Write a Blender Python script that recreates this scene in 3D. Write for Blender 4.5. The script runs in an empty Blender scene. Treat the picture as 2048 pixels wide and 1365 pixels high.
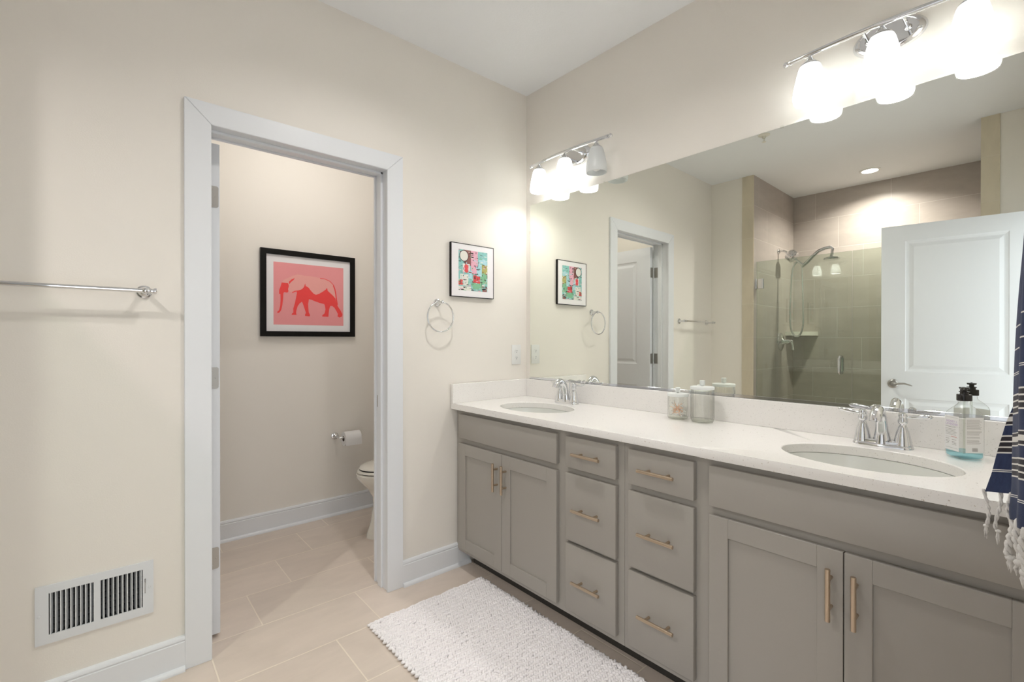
import bpy, bmesh, math, random
from mathutils import Vector, Matrix
PI = math.pi
random.seed(7)
scene = bpy.context.scene
COL = scene.collection
H = 2.743                      # ceiling height
BETA = 0.00743                 # the vanity wall is not quite square to the door wall
XL, YB = -2.483, -2.19         # left wall, back wall

# ------------------------------------------------------------------ camera
cd = bpy.data.cameras.new('camera'); cam = bpy.data.objects.new('camera', cd); COL.objects.link(cam)
cam.location = (-1.97296, -2.14033, 1.23549)
cam.rotation_euler = (math.radians(90 - 0.14563), 0, math.radians(-40.90742))
cd.sensor_width = 36; cd.lens = 939.096 / 2048 * 36; cd.clip_start = 0.02
scene.camera = cam

# ------------------------------------------------------------------ world: daylight of the bedroom behind the doorway
w = bpy.data.worlds.new('world'); scene.world = w; w.use_nodes = True
bg = w.node_tree.nodes['Background']; bg.inputs[0].default_value = (0.92, 0.96, 1.0, 1); bg.inputs[1].default_value = 1.15
BULB = 70.0       # vanity bulbs
CAN = 720.0       # shower downlight
MAIN = 295.0      # bathroom downlight above the rug
DOME = 15.0        # toilet room flush light
LIGHTCOL = (1.0, 0.975, 0.945)
vs = scene.view_settings
scene.display_settings.display_device = 'sRGB'
vs.view_transform = 'Standard'; vs.look = 'None'; vs.gamma = 1; vs.use_curve_mapping = False
vs.exposure = 1.02

# ------------------------------------------------------------------ materials
def newmat(name):
    m = bpy.data.materials.new(name); m.use_nodes = True
    nt = m.node_tree; nt.nodes.clear()
    out = nt.nodes.new('ShaderNodeOutputMaterial')
    return m, nt, out
def N(nt, t, **kw):
    n = nt.nodes.new('ShaderNode' + t)
    for k, v in kw.items():
        if hasattr(n, k) and not k.startswith('i_'): setattr(n, k, v)
    return n
def principled(name, col, rough=.5, metal=0, bump=0, bscale=80, var=0, vscale=6, spec=.5, coat=0, sheen=0):
    m, nt, out = newmat(name)
    p = N(nt, 'BsdfPrincipled'); nt.links.new(p.outputs[0], out.inputs[0])
    p.inputs['Base Color'].default_value = (*col, 1); p.inputs['Roughness'].default_value = rough
    p.inputs['Metallic'].default_value = metal; p.inputs['Specular IOR Level'].default_value = spec
    p.inputs['Coat Weight'].default_value = coat; p.inputs['Sheen Weight'].default_value = sheen
    tc = N(nt, 'TexCoord')
    if var:
        no = N(nt, 'TexNoise'); no.inputs['Scale'].default_value = vscale; no.inputs['Detail'].default_value = 5
        nt.links.new(tc.outputs['Object'], no.inputs['Vector'])
        mx = N(nt, 'Mix', data_type='RGBA'); nt.links.new(no.outputs['Fac'], mx.inputs[0])
        mx.inputs[6].default_value = (*[c * (1 - var) for c in col], 1); mx.inputs[7].default_value = (*[min(1, c * (1 + var)) for c in col], 1)
        nt.links.new(mx.outputs[2], p.inputs['Base Color'])
    if bump:
        no = N(nt, 'TexNoise'); no.inputs['Scale'].default_value = bscale; no.inputs['Detail'].default_value = 4
        nt.links.new(tc.outputs['Object'], no.inputs['Vector'])
        b = N(nt, 'Bump'); b.inputs['Strength'].default_value = bump; b.inputs['Distance'].default_value = .002
        nt.links.new(no.outputs['Fac'], b.inputs['Height']); nt.links.new(b.outputs[0], p.inputs['Normal'])
    return m
def math_(nt, op, a, b=None, c=None):
    n = N(nt, 'Math', operation=op)
    for i, v in enumerate((a, b, c)):
        if v is None: continue
        if isinstance(v, (int, float)): n.inputs[i].default_value = v
        else: nt.links.new(v, n.inputs[i])
    return n.outputs[0]
def tile_mat(name, au, av, tw, th, u0, v0, shift, col, grout, gw=.003, rough=.45, var=.07, vein=(1, 1, 1)):
    """running-bond tiles: au / av = object axes (0 x, 1 y, 2 z) of the long and short tile side"""
    m, nt, out = newmat(name)
    p = N(nt, 'BsdfPrincipled'); nt.links.new(p.outputs[0], out.inputs[0]); p.inputs['Roughness'].default_value = rough
    tc = N(nt, 'TexCoord'); sp = N(nt, 'SeparateXYZ'); nt.links.new(tc.outputs['Object'], sp.inputs[0])
    u = sp.outputs[au]; v = sp.outputs[av]
    r = math_(nt, 'DIVIDE', math_(nt, 'SUBTRACT', v, v0), th)
    row = math_(nt, 'FLOOR', r); fv = math_(nt, 'FRACT', r)
    uu = math_(nt, 'DIVIDE', math_(nt, 'SUBTRACT', math_(nt, 'SUBTRACT', u, u0), math_(nt, 'MULTIPLY', row, shift)), tw)
    cu = math_(nt, 'FLOOR', uu); fu = math_(nt, 'FRACT', uu)
    du = math_(nt, 'MULTIPLY', math_(nt, 'MINIMUM', fu, math_(nt, 'SUBTRACT', 1, fu)), tw)
    dv = math_(nt, 'MULTIPLY', math_(nt, 'MINIMUM', fv, math_(nt, 'SUBTRACT', 1, fv)), th)
    d = math_(nt, 'MINIMUM', du, dv)
    g = N(nt, 'MapRange'); g.inputs[1].default_value = gw * .35; g.inputs[2].default_value = gw * .65
    nt.links.new(d, g.inputs[0])
    # per-tile tone
    cb = N(nt, 'CombineXYZ'); nt.links.new(row, cb.inputs[0]); nt.links.new(cu, cb.inputs[1])
    wn = N(nt, 'TexWhiteNoise', noise_dimensions='3D'); nt.links.new(cb.outputs[0], wn.inputs[0])
    # streaky stone
    mp = N(nt, 'Mapping'); nt.links.new(tc.outputs['Object'], mp.inputs[0])
    sc = [7, 7, 7]; sc[au] = 2.2; mp.inputs['Scale'].default_value = sc; mp.inputs['Rotation'].default_value = (0, 0, .25)
    no = N(nt, 'TexNoise'); no.inputs['Scale'].default_value = 1.6; no.inputs['Detail'].default_value = 8; no.inputs['Roughness'].default_value = .62
    no.inputs['Distortion'].default_value = .6
    nt.links.new(mp.outputs[0], no.inputs['Vector'])
    tone = math_(nt, 'ADD', math_(nt, 'MULTIPLY', wn.outputs['Value'], .25), math_(nt, 'MULTIPLY', no.outputs['Fac'], 1.1))
    mx = N(nt, 'Mix', data_type='RGBA'); nt.links.new(tone, mx.inputs[0])
    mx.inputs[6].default_value = (*[c * (1 - var * 1.6) for c in col], 1); mx.inputs[7].default_value = (*[min(1, c * (1 + var)) for c in col], 1)
    mg = N(nt, 'Mix', data_type='RGBA'); nt.links.new(g.outputs[0], mg.inputs[0])
    mg.inputs[6].default_value = (*grout, 1); nt.links.new(mx.outputs[2], mg.inputs[7])
    nt.links.new(mg.outputs[2], p.inputs['Base Color'])
    b = N(nt, 'Bump'); b.inputs['Strength'].default_value = .5; b.inputs['Distance'].default_value = .0015
    nt.links.new(g.outputs[0], b.inputs['Height']); nt.links.new(b.outputs[0], p.inputs['Normal'])
    return m
def quartz(name, base, rough):
    m, nt, out = newmat(name)
    p = N(nt, 'BsdfPrincipled'); nt.links.new(p.outputs[0], out.inputs[0]); p.inputs['Roughness'].default_value = rough
    tc = N(nt, 'TexCoord'); col = None
    prev = (*base, 1); last = None
    for sc, th, prob, c in ((85, .13, .16, (.22, .19, .15)), (190, .20, .16, (.42, .33, .22)), (300, .26, .30, (.55, .54, .51))):
        vo = N(nt, 'TexVoronoi', feature='F1'); vo.inputs['Scale'].default_value = sc
        wp = N(nt, 'TexNoise'); wp.inputs['Scale'].default_value = sc * 1.7; wp.inputs['Detail'].default_value = 2; nt.links.new(tc.outputs['Object'], wp.inputs['Vector'])
        ws = N(nt, 'VectorMath', operation='SCALE'); ws.inputs['Scale'].default_value = .9 / sc; nt.links.new(wp.outputs['Color'], ws.inputs[0])
        wa = N(nt, 'VectorMath', operation='ADD'); nt.links.new(tc.outputs['Object'], wa.inputs[0]); nt.links.new(ws.outputs[0], wa.inputs[1]); nt.links.new(wa.outputs[0], vo.inputs['Vector'])
        s = N(nt, 'SeparateColor'); nt.links.new(vo.outputs['Color'], s.inputs[0])
        thr = math_(nt, 'MULTIPLY', s.outputs[1], th * 1.6)
        a = math_(nt, 'LESS_THAN', vo.outputs['Distance'], thr); b = math_(nt, 'LESS_THAN', s.outputs[0], prob)
        f = math_(nt, 'MULTIPLY', math_(nt, 'MULTIPLY', a, b), math_(nt, 'MULTIPLY', s.outputs[2], .85))
        mx = N(nt, 'Mix', data_type='RGBA'); nt.links.new(f, mx.inputs[0])
        if last is None: mx.inputs[6].default_value = prev
        else: nt.links.new(last, mx.inputs[6])
        mx.inputs[7].default_value = (*c, 1); last = mx.outputs[2]
    nt.links.new(last, p.inputs['Base Color'])
    return m
def clear(name, tint, rough=.02, refl=1.0, ior=1.45):
    m, nt, out = newmat(name)
    t = N(nt, 'BsdfTransparent'); t.inputs[0].default_value = (*tint, 1)
    g = N(nt, 'BsdfGlossy'); g.inputs['Roughness'].default_value = rough
    f = N(nt, 'LayerWeight'); f.inputs[0].default_value = .5          # thin shell: the same reflection from both sides
    r0 = ((ior - 1) / (ior + 1)) ** 2
    fr = math_(nt, 'MULTIPLY_ADD', math_(nt, 'POWER', f.outputs['Facing'], 5), 1 - r0, r0)
    mx = N(nt, 'MixShader'); nt.links.new(math_(nt, 'MULTIPLY', fr, refl), mx.inputs[0])
    nt.links.new(t.outputs[0], mx.inputs[1]); nt.links.new(g.outputs[0], mx.inputs[2]); nt.links.new(mx.outputs[0], out.inputs[0])
    return m
def ribbed(name, tint, amount, refl):
    m = clear(name, tint, .03, refl, 1.45); nt = m.node_tree; out = [n for n in nt.nodes if n.type == 'OUTPUT_MATERIAL'][0]; old = out.inputs[0].links[0].from_socket
    r = N(nt, 'BsdfRefraction'); r.inputs['IOR'].default_value = 1.25; r.inputs['Roughness'].default_value = .02
    mx = N(nt, 'MixShader'); mx.inputs[0].default_value = amount; nt.links.new(old, mx.inputs[1]); nt.links.new(r.outputs[0], mx.inputs[2]); nt.links.new(mx.outputs[0], out.inputs[0])
    return m
def milky(name, col, tr=.5, clearp=.15):
    m, nt, out = newmat(name)
    d = N(nt, 'BsdfDiffuse'); d.inputs[0].default_value = (*col, 1)
    t = N(nt, 'BsdfTranslucent'); t.inputs[0].default_value = (*col, 1)
    c = N(nt, 'BsdfTransparent'); g = N(nt, 'BsdfGlossy'); g.inputs['Roughness'].default_value = .25
    a = N(nt, 'MixShader'); a.inputs[0].default_value = tr; nt.links.new(d.outputs[0], a.inputs[1]); nt.links.new(t.outputs[0], a.inputs[2])
    b = N(nt, 'MixShader'); b.inputs[0].default_value = clearp; nt.links.new(a.outputs[0], b.inputs[1]); nt.links.new(c.outputs[0], b.inputs[2])
    e = N(nt, 'MixShader'); e.inputs[0].default_value = .04; nt.links.new(b.outputs[0], e.inputs[1]); nt.links.new(g.outputs[0], e.inputs[2])
    nt.links.new(e.outputs[0], out.inputs[0]); return m
def emit(name, col, s):
    m, nt, out = newmat(name); e = N(nt, 'Emission'); e.inputs[0].default_value = (*col, 1); e.inputs[1].default_value = s
    nt.links.new(e.outputs[0], out.inputs[0]); return m
def towel_mat(name):
    m, nt, out = newmat(name)
    p = N(nt, 'BsdfPrincipled'); nt.links.new(p.outputs[0], out.inputs[0]); p.inputs['Roughness'].default_value = .95
    p.inputs['Sheen Weight'].default_value = .15; p.inputs['Specular IOR Level'].default_value = .1
    uv = N(nt, 'UVMap'); sp = N(nt, 'SeparateXYZ'); nt.links.new(uv.outputs[0], sp.inputs[0]); v = sp.outputs[1]
    no = N(nt, 'TexNoise'); no.inputs['Scale'].default_value = 60; no.inputs['Detail'].default_value = 5; nt.links.new(uv.outputs[0], no.inputs['Vector'])
    mx = N(nt, 'Mix', data_type='RGBA'); nt.links.new(no.outputs['Fac'], mx.inputs[0])
    mx.inputs[6].default_value = (.016, .024, .062, 1); mx.inputs[7].default_value = (.042, .058, .125, 1)
    last = mx.outputs[2]
    def band(lo, hi, c):
        nonlocal last
        f = math_(nt, 'MULTIPLY', math_(nt, 'GREATER_THAN', v, lo), math_(nt, 'LESS_THAN', v, hi))
        k = N(nt, 'Mix', data_type='RGBA'); nt.links.new(f, k.inputs[0]); nt.links.new(last, k.inputs[6]); k.inputs[7].default_value = (*c, 1); last = k.outputs[2]
    wt, dk = (.72, .70, .66), (.035, .032, .038)
    # v = metres above the hem
    for base in TOWEL_STRIPES:
        kind, z = base
        if kind == 'group':
            band(z, z + .037, dk)
            for k in range(4): band(z + k * .0117, z + k * .0117 + .0030, wt)
        if kind == 'wide':
            band(z - .006, z + .016, dk); band(z, z + .010, wt); band(z - .0085, z - .006, wt); band(z + .016, z + .018, wt)
        if kind == 'one': band(z, z + .0026, wt)
        if kind == 'thin':
            band(z, z + .0016, wt); band(z + .0035, z + .0052, wt)
    nt.links.new(last, p.inputs['Base Color'])
    wv = N(nt, 'TexNoise'); wv.inputs['Scale'].default_value = 700; nt.links.new(uv.outputs[0], wv.inputs['Vector'])
    b = N(nt, 'Bump'); b.inputs['Strength'].default_value = .5; b.inputs['Distance'].default_value = .001
    nt.links.new(wv.outputs['Fac'], b.inputs['Height']); nt.links.new(b.outputs[0], p.inputs['Normal'])
    return m
TOWEL_STRIPES = [('thin', .044), ('group', .083), ('wide', .150), ('group', .203), ('thin', .277), ('one', .325), ('one', .368)]
M = dict(
    wall=principled('wall_paint', (.86, .82, .755), .6, bump=.12, bscale=220),
    ceil=principled('ceiling_paint', (.89, .90, .91), .8, bump=.2, bscale=150),
    trim=principled('trim_paint', (.82, .84, .865), .32, bump=.04, bscale=90),
    door=principled('door_paint', (.78, .80, .83), .38, bump=.03, bscale=90),
    floor=tile_mat('floor_tile', 0, 1, .61, .3075, -1.053, -.209, .2033, (.70, .605, .525), (.86, .76, .64), .005, .38, .10),
    tile_back=tile_mat('shower_tile_back', 1, 2, .61, .30, -.593, 2.47, .2, (.45, .40, .365), (.62, .58, .54), .0035, .4, .12),
    tile_side=tile_mat('shower_tile_side', 0, 2, .61, .30, -2.79, 1.27, .2, (.45, .40, .365), (.62, .58, .54), .0035, .4, .12),
    tile_trim=tile_mat('shower_tile_edge', 2, 1, .30, 3, 1.27, 10, 0, (.64, .57, .44), (.70, .64, .53), .003, .35, .12),
    pan=principled('shower_floor', (.5, .46, .4), .5, var=.1),
    quartz=quartz('quartz', (.87, .85, .82), .12),
    cab=principled('cabinet_paint', (.36, .337, .302), .42, bump=.03, bscale=60),
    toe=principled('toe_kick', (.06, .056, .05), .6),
    chrome=principled('chrome', (.76, .77, .79), .06, 1),
    satin=principled('satin_nickel', (.45, .44, .42), .35, 1),
    champ=principled('champagne_bronze', (.56, .45, .34), .3, 1),
    mirror=principled('mirror_silver', (.89, .91, .85), .0, 1),
    mirror_edge=principled('mirror_edge', (.20, .26, .22), .2),
    porcelain=principled('porcelain', (.80, .77, .69), .08, coat=.5),
    sinkw=principled('sink_porcelain', (.74, .75, .71), .12, coat=.4),
    shade=milky('frosted_shade', (.92, .94, .94), .34, .05),
    bulb=emit('bulb_glow', LIGHTCOL, BULB), bulb_off=principled('bulb_unlit', (.85, .85, .84), .3),
    can=emit('downlight_glow', (1, .95, .9), CAN), main=emit('main_downlight_glow', (1, .972, .945), MAIN), dome=emit('flush_light_glow', (1, .965, .925), DOME),
    white=principled('white_plastic', (.82, .82, .80), .35),
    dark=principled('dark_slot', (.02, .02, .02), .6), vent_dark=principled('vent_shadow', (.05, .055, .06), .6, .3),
    vent=principled('vent_enamel', (.76, .78, .80), .4),
    blade=principled('damper_blade', (.12, .125, .13), .45, .6),
    glass=clear('shower_glass', (.86, .905, .86), .0, 1.6, 1.5),
    glass_edge=clear('shower_glass_edge', (.45, .60, .52), .05, 1, 1.5),
    jar=clear('jar_glass', (.985, .988, .975), .03, 1.3, 1.45), jar_fluted=ribbed('fluted_jar_glass', (.985, .988, .975), .10, 1.4),
    jar_base=clear('jar_glass_base', (.93, .945, .91), .08, 1.2, 1.5),
    lid=milky('jar_lid', (.86, .88, .86), .2, .05),
    plastic=clear('bottle_plastic', (.97, .978, .975), .12, 1.5, 1.45),
    soap=clear('blue_soap', (.62, .87, .92), .1, 1, 1.33),
    black=principled('black_plastic', (.012, .010, .010), .18),
    label=milky('label_paper', (.95, .94, .93), .25, .10), ink=principled('label_ink', (.30, .27, .26), .7),
    violet=principled('label_violet', (.50, .36, .58), .7), redink=principled('label_red_ink', (.60, .16, .16), .7),
    frame=principled('black_frame', (.005, .005, .0045), .45, spec=.2), mat_=principled('picture_mat', (.88, .86, .87), .8),
    pink=principled('print_pink', (.90, .35, .36), .7, var=.08, vscale=3), red=principled('print_red', (.95, .07, .07), .7), pale=principled('print_pale_pink', (.92, .42, .39), .7),
    paper=principled('tissue_paper', (.84, .83, .82), .9, bump=.3, bscale=300), card=principled('card_core', (.12, .09, .07), .8),
    rug=principled('rug_chenille', (.95, .92, .925), .95, bump=.5, bscale=500, sheen=.2), rug_back=principled('rug_backing', (.62, .59, .57), .9),
    fringe=principled('towel_fringe', (.72, .70, .67), .95, bump=.6, bscale=400),
    cotton=principled('cotton', (.85, .84, .82), .9), stick=principled('swab_stick', (.95, .62, .42), .6),
    gap_shade=principled('seat_gap', (.02, .018, .016), .5), steel=principled('strike_steel', (.5, .47, .43), .35, 1),
    sprk=principled('sprinkler_white', (.80, .77, .68), .4),
)
M['towel'] = towel_mat('towel_cloth')
ART = [principled('art_' + n, c, .7) for n, c in dict(teal=(.26, .56, .53), pink=(.78, .42, .52), black=(.035, .025, .025), green=(.22, .50, .30), sky=(.42, .68, .74), red=(.68, .08, .08), white=(.80, .78, .72), maroon=(.26, .10, .09), ochre=(.45, .42, .14)).items()]

# ------------------------------------------------------------------ mesh builder
class MB:
    def __init__(s): s.bm = bmesh.new(); s.mi = 0; s.uv = None
    def face(s, pts):
        f = s.bm.faces.new([s.bm.verts.new(p) for p in pts]); f.material_index = s.mi; return f
    def _merge(s, t, mat=None):
        if mat is not None: bmesh.ops.transform(t, matrix=mat, verts=t.verts)
        vm = {v: s.bm.verts.new(v.co) for v in t.verts}
        for f in t.faces:
            try:
                n = s.bm.faces.new([vm[v] for v in f.verts]); n.material_index = s.mi
            except ValueError: pass
        t.free()
    def box(s, x0, x1, y0, y1, z0, z1, bev=0, seg=1, mat=None):
        t = bmesh.new(); bmesh.ops.create_cube(t, size=1)
        for v in t.verts: v.co = Vector(((x0 + x1) / 2 + v.co.x * (x1 - x0), (y0 + y1) / 2 + v.co.y * (y1 - y0), (z0 + z1) / 2 + v.co.z * (z1 - z0)))
        if bev: bmesh.ops.bevel(t, geom=list(t.edges), offset=bev, segments=seg, affect='EDGES', profile=.5)
        s._merge(t, mat); return s
    def lathe(s, prof, c=(0, 0, 0), axis=(0, 0, 1), seg=32, sx=1, sy=1, mat=None, up=None):
        """profile of (r, h) along axis from c"""
        a = Vector(axis).normalized(); q = Vector((0, 0, 1)).rotation_difference(a).to_matrix().to_4x4()
        mt = Matrix.Translation(Vector(c)) @ q
        rings = []
        for r, h in prof:
            if r < 1e-6: rings.append([s.bm.verts.new(mt @ Vector((0, 0, h)))])
            else: rings.append([s.bm.verts.new(mt @ Vector((r * sx * math.cos(2 * PI * k / seg), r * sy * math.sin(2 * PI * k / seg), h))) for k in range(seg)])
        s._skin(rings); return s
    def _skin(s, rings, closed=True):
        for a, b in zip(rings, rings[1:]):
            n = max(len(a), len(b))
            if len(a) == 1 and len(b) == 1: continue
            rng = range(n if closed else n - 1)
            for k in rng:
                k2 = (k + 1) % n
                if len(a) == 1: vs_ = [a[0], b[k2], b[k]]
                elif len(b) == 1: vs_ = [a[k], a[k2], b[0]]
                else: vs_ = [a[k], a[k2], b[k2], b[k]]
                try: f = s.bm.faces.new(vs_); f.material_index = s.mi
                except ValueError: pass
    def loft(s, rings, cap=True):
        vr = [[s.bm.verts.new(p) for p in r] for r in rings]; s._skin(vr)
        if cap:
            for r in (vr[0], vr[-1]):
                if len(r) > 2:
                    f = s.bm.faces.new(r); f.material_index = s.mi
        return s
    def cyl(s, a, b, r, r2=None, seg=20):
        a, b = Vector(a), Vector(b); L = (b - a).length; r2 = r if r2 is None else r2
        return s.lathe([(0, 0), (r, 0), (r2, L), (0, L)], a, b - a, seg)
    def tube(s, pts, r, seg=14, cap=True, closed=False):
        P = [Vector(p) for p in pts]; n = len(P); R = r if isinstance(r, (list, tuple)) else [r] * n
        T = []
        for i in range(n):
            if closed: t = P[(i + 1) % n] - P[i - 1]
            else: t = P[min(i + 1, n - 1)] - P[max(i - 1, 0)]
            T.append(t.normalized())
        nrm = T[0].orthogonal().normalized(); rings = []
        for i in range(n):
            if i: nrm = (T[i - 1].rotation_difference(T[i]) @ nrm).normalized()
            bn = T[i].cross(nrm)
            rings.append([P[i] + (nrm * math.cos(2 * PI * k / seg) + bn * math.sin(2 * PI * k / seg)) * R[i] for k in range(seg)])
        if closed:
            # align the last ring with the first
            vr = [[s.bm.verts.new(p) for p in rr] for rr in rings]
            best = min(range(seg), key=lambda o: (rings[-1][o] - rings[0][0]).length)
            first = vr[0][:]; shifted = [first[(k - best) % seg] for k in range(seg)]
            s._skin(vr); s._skin([vr[-1], shifted]); return s
        return s.loft(rings, cap)
    def ball(s, c, r, sub=3, sc=(1, 1, 1), mat=None):
        t = bmesh.new(); bmesh.ops.create_icosphere(t, subdivisions=sub, radius=r)
        for v in t.verts: v.co = Vector((v.co.x * sc[0], v.co.y * sc[1], v.co.z * sc[2]))
        mt = Matrix.Translation(Vector(c)) @ (mat if mat is not None else Matrix.Identity(4))
        s._merge(t, mt); return s
    def prism(s, poly, fn, d0, d1):
        """poly of 2D points; fn(u, v, d) -> 3D"""
        a = [s.bm.verts.new(fn(u, v, d0)) for u, v in poly]; b = [s.bm.verts.new(fn(u, v, d1)) for u, v in poly]
        n = len(poly)
        for k in range(n):
            f = s.bm.faces.new([a[k], a[(k + 1) % n], b[(k + 1) % n], b[k]]); f.material_index = s.mi
        for r in (a, b):
            f = s.bm.faces.new(r); f.material_index = s.mi
        return s
    def panelface(s, fn, W, Hh, holes, rings, back):
        """a slab fn(u,v,d): flat front at d=0 with moulded recesses; rings = [(inset, depth)...]; back = slab depth"""
        us = sorted({0, W, *[h[0] for h in holes], *[h[1] for h in holes]}); vv = sorted({0, Hh, *[h[2] for h in holes], *[h[3] for h in holes]})
        for i in range(len(us) - 1):
            for j in range(len(vv) - 1):
                uc, vc = (us[i] + us[i + 1]) / 2, (vv[j] + vv[j + 1]) / 2
                if any(h[0] < uc < h[1] and h[2] < vc < h[3] for h in holes): continue
                s.face([fn(us[i], vv[j], 0), fn(us[i + 1], vv[j], 0), fn(us[i + 1], vv[j + 1], 0), fn(us[i], vv[j + 1], 0)])
        for h in holes:
            prev = (h[0], h[1], h[2], h[3], 0)
            for ins, dep in rings:
                cur = (h[0] + ins, h[1] - ins, h[2] + ins, h[3] - ins, dep)
                q = lambda r: [fn(r[0], r[2], r[4]), fn(r[1], r[2], r[4]), fn(r[1], r[3], r[4]), fn(r[0], r[3], r[4])]
                A, Bq = q(prev), q(cur)
                for k in range(4): s.face([A[k], A[(k + 1) % 4], Bq[(k + 1) % 4], Bq[k]])
                prev = cur
            s.face(q(prev))
        c = [(0, 0), (W, 0), (W, Hh), (0, Hh)]
        for k in range(4):
            a, b = c[k], c[(k + 1) % 4]
            s.face([fn(*a, 0), fn(*a, back), fn(*b, back), fn(*b, 0)])
        return s

ORG = {}
def place(o, loc, frame):
    R = Matrix.Rotation(BETA if frame == 'M' else 0, 4, 'Z')
    o.matrix_world = R @ Matrix.Translation(Vector(loc))
    o.location = (R @ Vector(loc)); o.rotation_euler = (0, 0, BETA if frame == 'M' else 0)
    ORG[o.name] = Vector(loc)
def finish(name, mb, mats, org, ang=35, merge=1e-5, bevel=0):
    bm = mb.bm
    if merge: bmesh.ops.remove_doubles(bm, verts=bm.verts, dist=merge)
    bmesh.ops.recalc_face_normals(bm, faces=bm.faces)
    bmesh.ops.translate(bm, verts=bm.verts, vec=-org)
    bm.normal_update()
    th = math.radians(ang)
    for f in bm.faces: f.smooth = True
    for e in bm.edges:
        if len(e.link_faces) == 2:
            if e.calc_face_angle(0) > th: e.smooth = False
        else: e.smooth = False
    me = bpy.data.meshes.new(name); bm.to_mesh(me); bm.free()
    for m_ in (mats if isinstance(mats, (list, tuple)) else [mats]): me.materials.append(M[m_] if isinstance(m_, str) else m_)
    o = bpy.data.objects.new(name, me); COL.objects.link(o)
    return o
def tag(o, label=None, cat=None, group=None, kind=None):
    if label: o['label'] = label
    if cat: o['category'] = cat
    if group: o['group'] = group
    if kind: o['kind'] = kind
    return o
def thing(name, label, cat, loc, frame='W', group=None, kind=None):
    o = bpy.data.objects.new(name, None); o.empty_display_size = .05; COL.objects.link(o); place(o, loc, frame)
    return tag(o, label, cat, group, kind)
def part(name, mb, mats, parent, label=None, **k):
    org = ORG[parent.name]; o = finish(name, mb, mats, org, **k); o.parent = parent; ORG[o.name] = org
    if label: o['label'] = label
    return o
def solo(name, mb, mats, label, cat, loc, frame='W', group=None, kind=None, **k):
    o = finish(name, mb, mats, Vector(loc), **k); place(o, loc, frame); return tag(o, label, cat, group, kind)
def struct(name, mb, mats, loc=(0, 0, 0), frame='W', **k):
    o = finish(name, mb, mats, Vector(loc), **k); place(o, loc, frame); o['kind'] = 'structure'; return o
def copy_tree(o, parent=None):
    c = o.copy(); COL.objects.link(c); c.parent = parent
    for ch in list(o.children): copy_tree(ch, c)
    return c
def holes_box(mb, ax, d0, d1, u0, u1, v0, v1, holes, bev=0):
    """wall slab with rectangular holes; ax = normal axis (0 x, 1 y); u along the other horizontal axis, v = z"""
    us = sorted({u0, u1, *[h[0] for h in holes], *[h[1] for h in holes]}); vv = sorted({v0, v1, *[h[2] for h in holes], *[h[3] for h in holes]})
    P = lambda u, v, d: (d, u, v) if ax == 0 else (u, d, v)
    solid = lambda i, j: 0 <= i < len(us) - 1 and 0 <= j < len(vv) - 1 and not any(h[0] < (us[i] + us[i + 1]) / 2 < h[1] and h[2] < (vv[j] + vv[j + 1]) / 2 < h[3] for h in holes)
    for i in range(len(us) - 1):
        for j in range(len(vv) - 1):
            if not solid(i, j): continue
            a, b, c, d = us[i], us[i + 1], vv[j], vv[j + 1]
            for dd in (d0, d1): mb.face([P(a, c, dd), P(b, c, dd), P(b, d, dd), P(a, d, dd)])
            if not solid(i - 1, j): mb.face([P(a, c, d0), P(a, d, d0), P(a, d, d1), P(a, c, d1)])
            if not solid(i + 1, j): mb.face([P(b, c, d0), P(b, d, d0), P(b, d, d1), P(b, c, d1)])
            if not solid(i, j - 1): mb.face([P(a, c, d0), P(b, c, d0), P(b, c, d1), P(a, c, d1)])
            if not solid(i, j + 1): mb.face([P(a, d, d0), P(b, d, d0), P(b, d, d1), P(a, d, d1)])

# ================================================================== SETTING
# door 1 opening
CX0, CX1, CZ = -1.749, -.8505, 2.146          # casing outer
IX0, IX1, IZ = -1.6626, -.9338, 2.0634        # casing inner
JX0, JX1, JZ = IX0 - .006, IX1 + .006, IZ + .006   # jamb faces
WT = .125
mb = MB(); mb.box(-3.75, .20, -2.5, 1.35, -.06, 0); struct('floor', mb, 'floor')
CANS = ((-3.12, -1.12), (-1.07, -.95))
mb = MB(); xs_ = sorted([-3.75, .20] + [c[0] + d for c in CANS for d in (-.052, .052)]); ys_ = sorted([-2.5, 1.35] + [c[1] + d for c in CANS for d in (-.052, .052)])
for a, b in zip(xs_, xs_[1:]):
    for c, d in zip(ys_, ys_[1:]):
        if any(abs((a + b) / 2 - q[0]) < .05 and abs((c + d) / 2 - q[1]) < .05 for q in CANS): continue
        mb.face([(a, c, H), (b, c, H), (b, d, H), (a, d, H)])
mb.box(-3.75, .20, -2.5, 1.35, H + .08, H + .12); struct('ceiling', mb, 'ceil', merge=0)
mb = MB(); holes_box(mb, 1, 0, WT, XL, .16, 0, H, [(JX0 - .018, JX1 + .018, 0, JZ + .018), (-2.117, -1.869, .272, .418)]); struct('wall_front', mb, 'wall', (0, 0, 0))
mb = MB(); mb.box(0, .12, -2.34, 0, 0, H); struct('wall_right', mb, 'wall', (0, 0, 0), 'M')
mb = MB(); holes_box(mb, 0, XL - .115, XL, YB - .12, 1.31, 0, H, [(-1.852, -.390, 0, H)]); struct('wall_left', mb, 'wall')
DX0, DX1, DZ = -2.345, -1.545, 2.05           # entry doorway
mb = MB(); holes_box(mb, 1, YB - .12, YB, XL, .06, 0, H, [(DX0, DX1, 0, DZ)]); struct('wall_back', mb, 'wall')
# toilet room
YT = 1.185
mb = MB(); mb.box(XL, .16, YT, YT + .12, 0, H); struct('wall_toilet_room_back', mb, 'wall')
mb = MB(); mb.box(-1.93, -1.81, WT, YT, 0, H); struct('wall_toilet_room_left', mb, 'wall')
mb = MB(); mb.box(-.045, .075, WT, YT, 0, H); struct('wall_toilet_room_right', mb, 'wall')
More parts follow.
